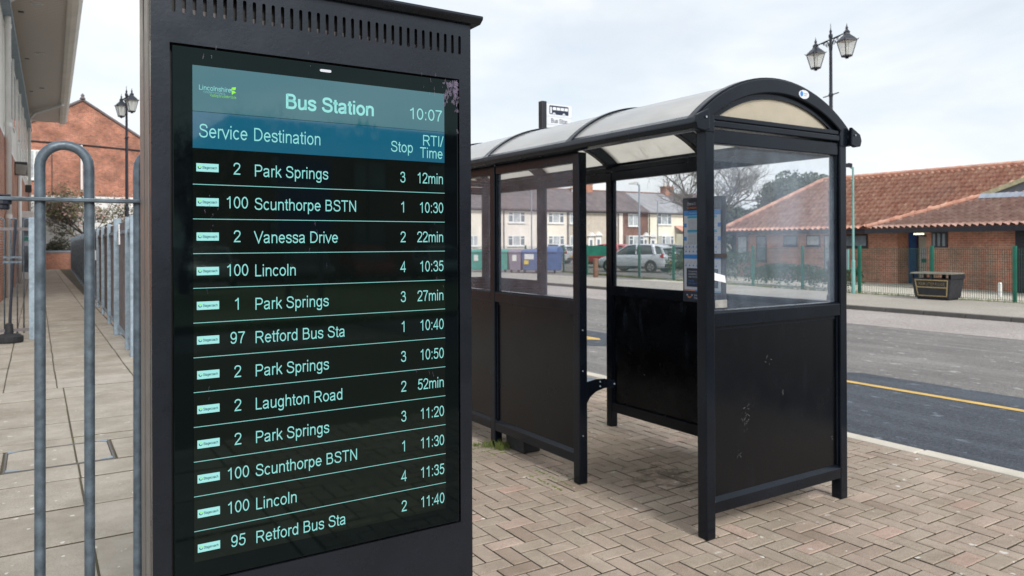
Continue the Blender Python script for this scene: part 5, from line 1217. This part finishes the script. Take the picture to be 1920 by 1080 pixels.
# ================================================================== CARS
def car(name, label, loc, rz, paint_, group='parked cars'):
    t = thing(name, label, 'car', loc, rz, group)
    def loft(st, ringf, mt, nm, smooth=True, par=None, bevel=0):
        mb = MB(); rs = [ringf(*s_) for s_ in st]; n_ = len(rs[0]); vs = [p for r_ in rs for p in r_]
        fs_ = [(i*n_+j, i*n_+(j+1) % n_, (i+1)*n_+(j+1) % n_, (i+1)*n_+j) for i in range(len(rs)-1) for j in range(n_)]+[tuple(range(n_-1, -1, -1)), tuple((len(rs)-1)*n_+j for j in range(n_))]
        return mb.add(vs, fs_).build(nm, mt, par or t, world=False, smooth=smooth)
    def body(x, zb, zt, hw):
        zm = zb+(zt-zb)*.5; h = [(hw*.86, zb), (hw*.97, zb+.12), (hw, zm), (hw*.985, zt-.12), (hw*.93, zt-.02), (hw*.8, zt)]
        return [(x, a, b) for a, b in h]+[(x, -a, b) for a, b in h[::-1]]
    loft([(-2.06, .42, .82, .70), (-2.02, .30, .98, .80), (-1.8, .25, 1.02, .86), (-1.2, .22, 1.0, .88), (0, .22, .97, .88), (.9, .22, .95, .88), (1.35, .23, .90, .87), (1.8, .26, .80, .83), (2.0, .30, .72, .75), (2.07, .36, .62, .62)], body, M[paint_], 'body')
    def cab(x, zb, zt, hb, ht): return [(x, a, b) for a, b in ((hb, zb), (hb*.97, zb+(zt-zb)*.5), (ht, zt-.05), (ht*.86, zt), (-ht*.86, zt), (-ht, zt-.05), (-hb*.97, zb+(zt-zb)*.5), (-hb, zb))]
    loft([(-1.98, .93, .97, .72, .66), (-1.72, .93, 1.36, .78, .62), (-1.25, .93, 1.49, .80, .63), (-.3, .93, 1.52, .81, .64), (.25, .93, 1.46, .80, .62), (1.12, .90, .93, .76, .7)], cab, M['car_glass'], 'glasshouse')
    loft([(-1.86, 1.30, 1.345, .60, .58), (-1.6, 1.40, 1.47, .64, .6), (-1.2, 1.46, 1.515, .655, .62), (-.3, 1.49, 1.545, .66, .62), (.2, 1.44, 1.50, .64, .6), (.34, 1.405, 1.44, .62, .56)], cab, M[paint_], 'roof_panel')
    for s_ in (-1, 1):
        for pts, r_ in (([(.3, s_*.63, 1.43), (1.1, s_*.75, .93)], .035), ([(-.35, s_*.655, 1.50), (-.38, s_*.815, .95)], .045), ([(-1.3, s_*.655, 1.46), (-1.5, s_*.81, .96)], .10), ([(-1.75, s_*.60, 1.38), (-1.97, s_*.70, .96)], .06)):
            MB().tube(pts, r_, 6).build('pillar', M[paint_], t, world=False)
        MB().box(-1.1, 1.0, s_*.885-.008, s_*.885+.008, .24, .34).build('side_sill', M['tyre'], t, world=False)
        MB().box(.72, .86, s_*.94-.08, s_*.94+.08, .93, 1.05).build('wing_mirror', M[paint_], t, world=False, bevel=.03)
        for x in (-1.28, 1.28):
            Mx = Matrix.Rotation(R(90), 4, 'X')
            MB().lathe([(.36, -.004), (.36, .004)], (x, s_*.884, .33), 24, M_=Mx).build('wheel_arch', M['tyre'], t, world=False)
            wv = MB().lathe([(.2, -.1), (.3, -.1), (.315, -.06), (.315, .06), (.3, .1), (.2, .1)], (x, s_*.80, .315), 24, M_=Mx).build('wheel', M['tyre'], t, world=False)
            rm = MB().lathe([(.19, -.015), (.2, .015)], (x, s_*.895, .315), 20, M_=Mx)
            rm.build('rim', M['alloy'], wv, world=False)
            sp = MB()
            for k_ in range(5):
                g = R(72*k_+30); sp.tube([(x+.05*math.cos(g), s_*.915, .315+.05*math.sin(g)), (x+.18*math.cos(g), s_*.912, .315+.18*math.sin(g))], .028, 5)
            sp.build('spoke', M['tyre'], wv, world=False)
        MB().prism([(-2.03, .80), (-1.86, .78), (-1.78, .92), (-1.98, 1.02)], lambda u, v, w: (u, s_*.78+w, v), -.06, .07).build('tail_light', M['tail'], t, world=False, bevel=.01)
        MB().prism([(1.72, .62), (2.0, .56), (1.98, .68), (1.74, .76)], lambda u, v, w: (u, s_*.70+w, v), -.1, .09).build('headlight', M['head'], t, world=False, bevel=.01)
    MB().box(-2.09, -1.98, -.72, .72, .30, .48).build('bumper', M['tyre'], t, world=False, bevel=.03); MB().box(1.98, 2.10, -.66, .66, .28, .44).build('bumper', M['tyre'], t, world=False, bevel=.03)
    MB().box(-2.10, -2.04, -.26, .26, .52, .63).build('number_plate', M['plate'], t, world=False)
    return t
# the nearest parked car shows its left side and its tail, nose pointing left and away
c1 = car('parked_car', 'silver hatchback parked behind the mesh fence, tail towards the road', (27.9, 31.0, -.02), R(110), 'car_silver')
car('parked_car', 'grey estate car whose roof shows behind the silver hatchback', (32.0, 34.0, -.02), R(104), 'car_grey')
car('parked_car', 'red car partly hidden left behind the silver hatchback', (31.2, 37.6, -.02), R(104), 'car_red')
car('parked_car', 'white car parked before the cream houses behind the blue bins', (33.5, 47.5, -.02), R(120), 'car_white')

# ================================================================== WHAT THE SCREEN AND GLASS MIRROR (behind the camera)
struct(MB().box(-30, 40, -24, -11.5, -.3, .03).build('verge', M['turf']))
ob = thing('flat_roofed_building', 'long flat roofed brick building mirrored in the departure screen', 'building', (20, -31, 0))
MB().box(7.4, 44, -42, -31, 0, 6.6).build('brick_wall', M['brick_far'], ob)
MB().box(7.2, 44.2, -42.2, -30.8, 6.6, 7.3).build('parapet', M['sign_navy'], ob)
for x in range(9, 42, 4):
    for z in (1.2, 4.2):
        w_ = MB().box(x, x+1.8, -31.0, -30.95, z, z+1.5).build('window', M['frame_dark'], ob); MB().box(x+.1, x+1.7, -30.949, -30.94, z+.1, z+1.4).build('pane', M['pane'], w_)
ws = thing('welcome_sign', 'blue town sign on two posts mirrored in the screen', 'sign', (5.45, -14, 0))
MB().box(4.82, 6.12, -14.06, -13.96, 1.75, 3.65).build('sign_panel', M['sign_blue'], ws)
for x in (5.05, 5.85): MB().box(x, x+.1, -14.2, -14.1, 0, 3.3).build('leg', M['galv'], ws)
m = MB(); text(m, 'GAINSBOROUGH', lambda u, v, l: (6.0-u, -13.955, v), .08, 2.95, .2, 0, wid=1.02/text_w('GAINSBOROUGH')); m.build('lettering', M['sign_white'], ws)
for i, (x, c_, l) in enumerate(((5.5, 'car_white', 'white'), (9.2, 'car_grey', 'grey'), (11.8, 'car_red', 'red'), (15.2, 'car_silver', 'silver'))):
    car('parked_car', l+' parked car mirrored low in the departure screen', (x, -26, -.02), R(100), c_)
tree('bare_tree', 'bare street tree left of the flat roofed building, mirrored in the screen', (4.0, -22, 0), 11, 41, .6, 5, 'bark_dark', None, 0, .1, .24, .17, 4)
tree('bare_tree', 'bare street tree behind the camera mirrored in the shelter glass', (17.5, -12.5, 0), 11.5, 43, .6, 5, 'bark_dark', None, 0, .1, .22, .2, 4)

# far tree belt that closes the views between the houses
rnd = random.Random(90); m = MB()
for x0_, y0_, x1_, y1_ in ((-30, 96, 60, 96), (72, 70, 90, 10)):
    for i in range(46):
        t_ = i/45; cx_, cy_ = x0_+(x1_-x0_)*t_+rnd.gauss(0, 1.5), y0_+(y1_-y0_)*t_+rnd.gauss(0, 1.5)
        leaves(m, (cx_, cy_, 1.6+rnd.uniform(0, 1.2)), rnd.uniform(2., 3.4), 260, .42, rnd, .8)
stuff(tag(m.build('tree_belt', M['leaf_dull']), 'far belt of dull winter trees and scrub beyond the houses', 'trees'))
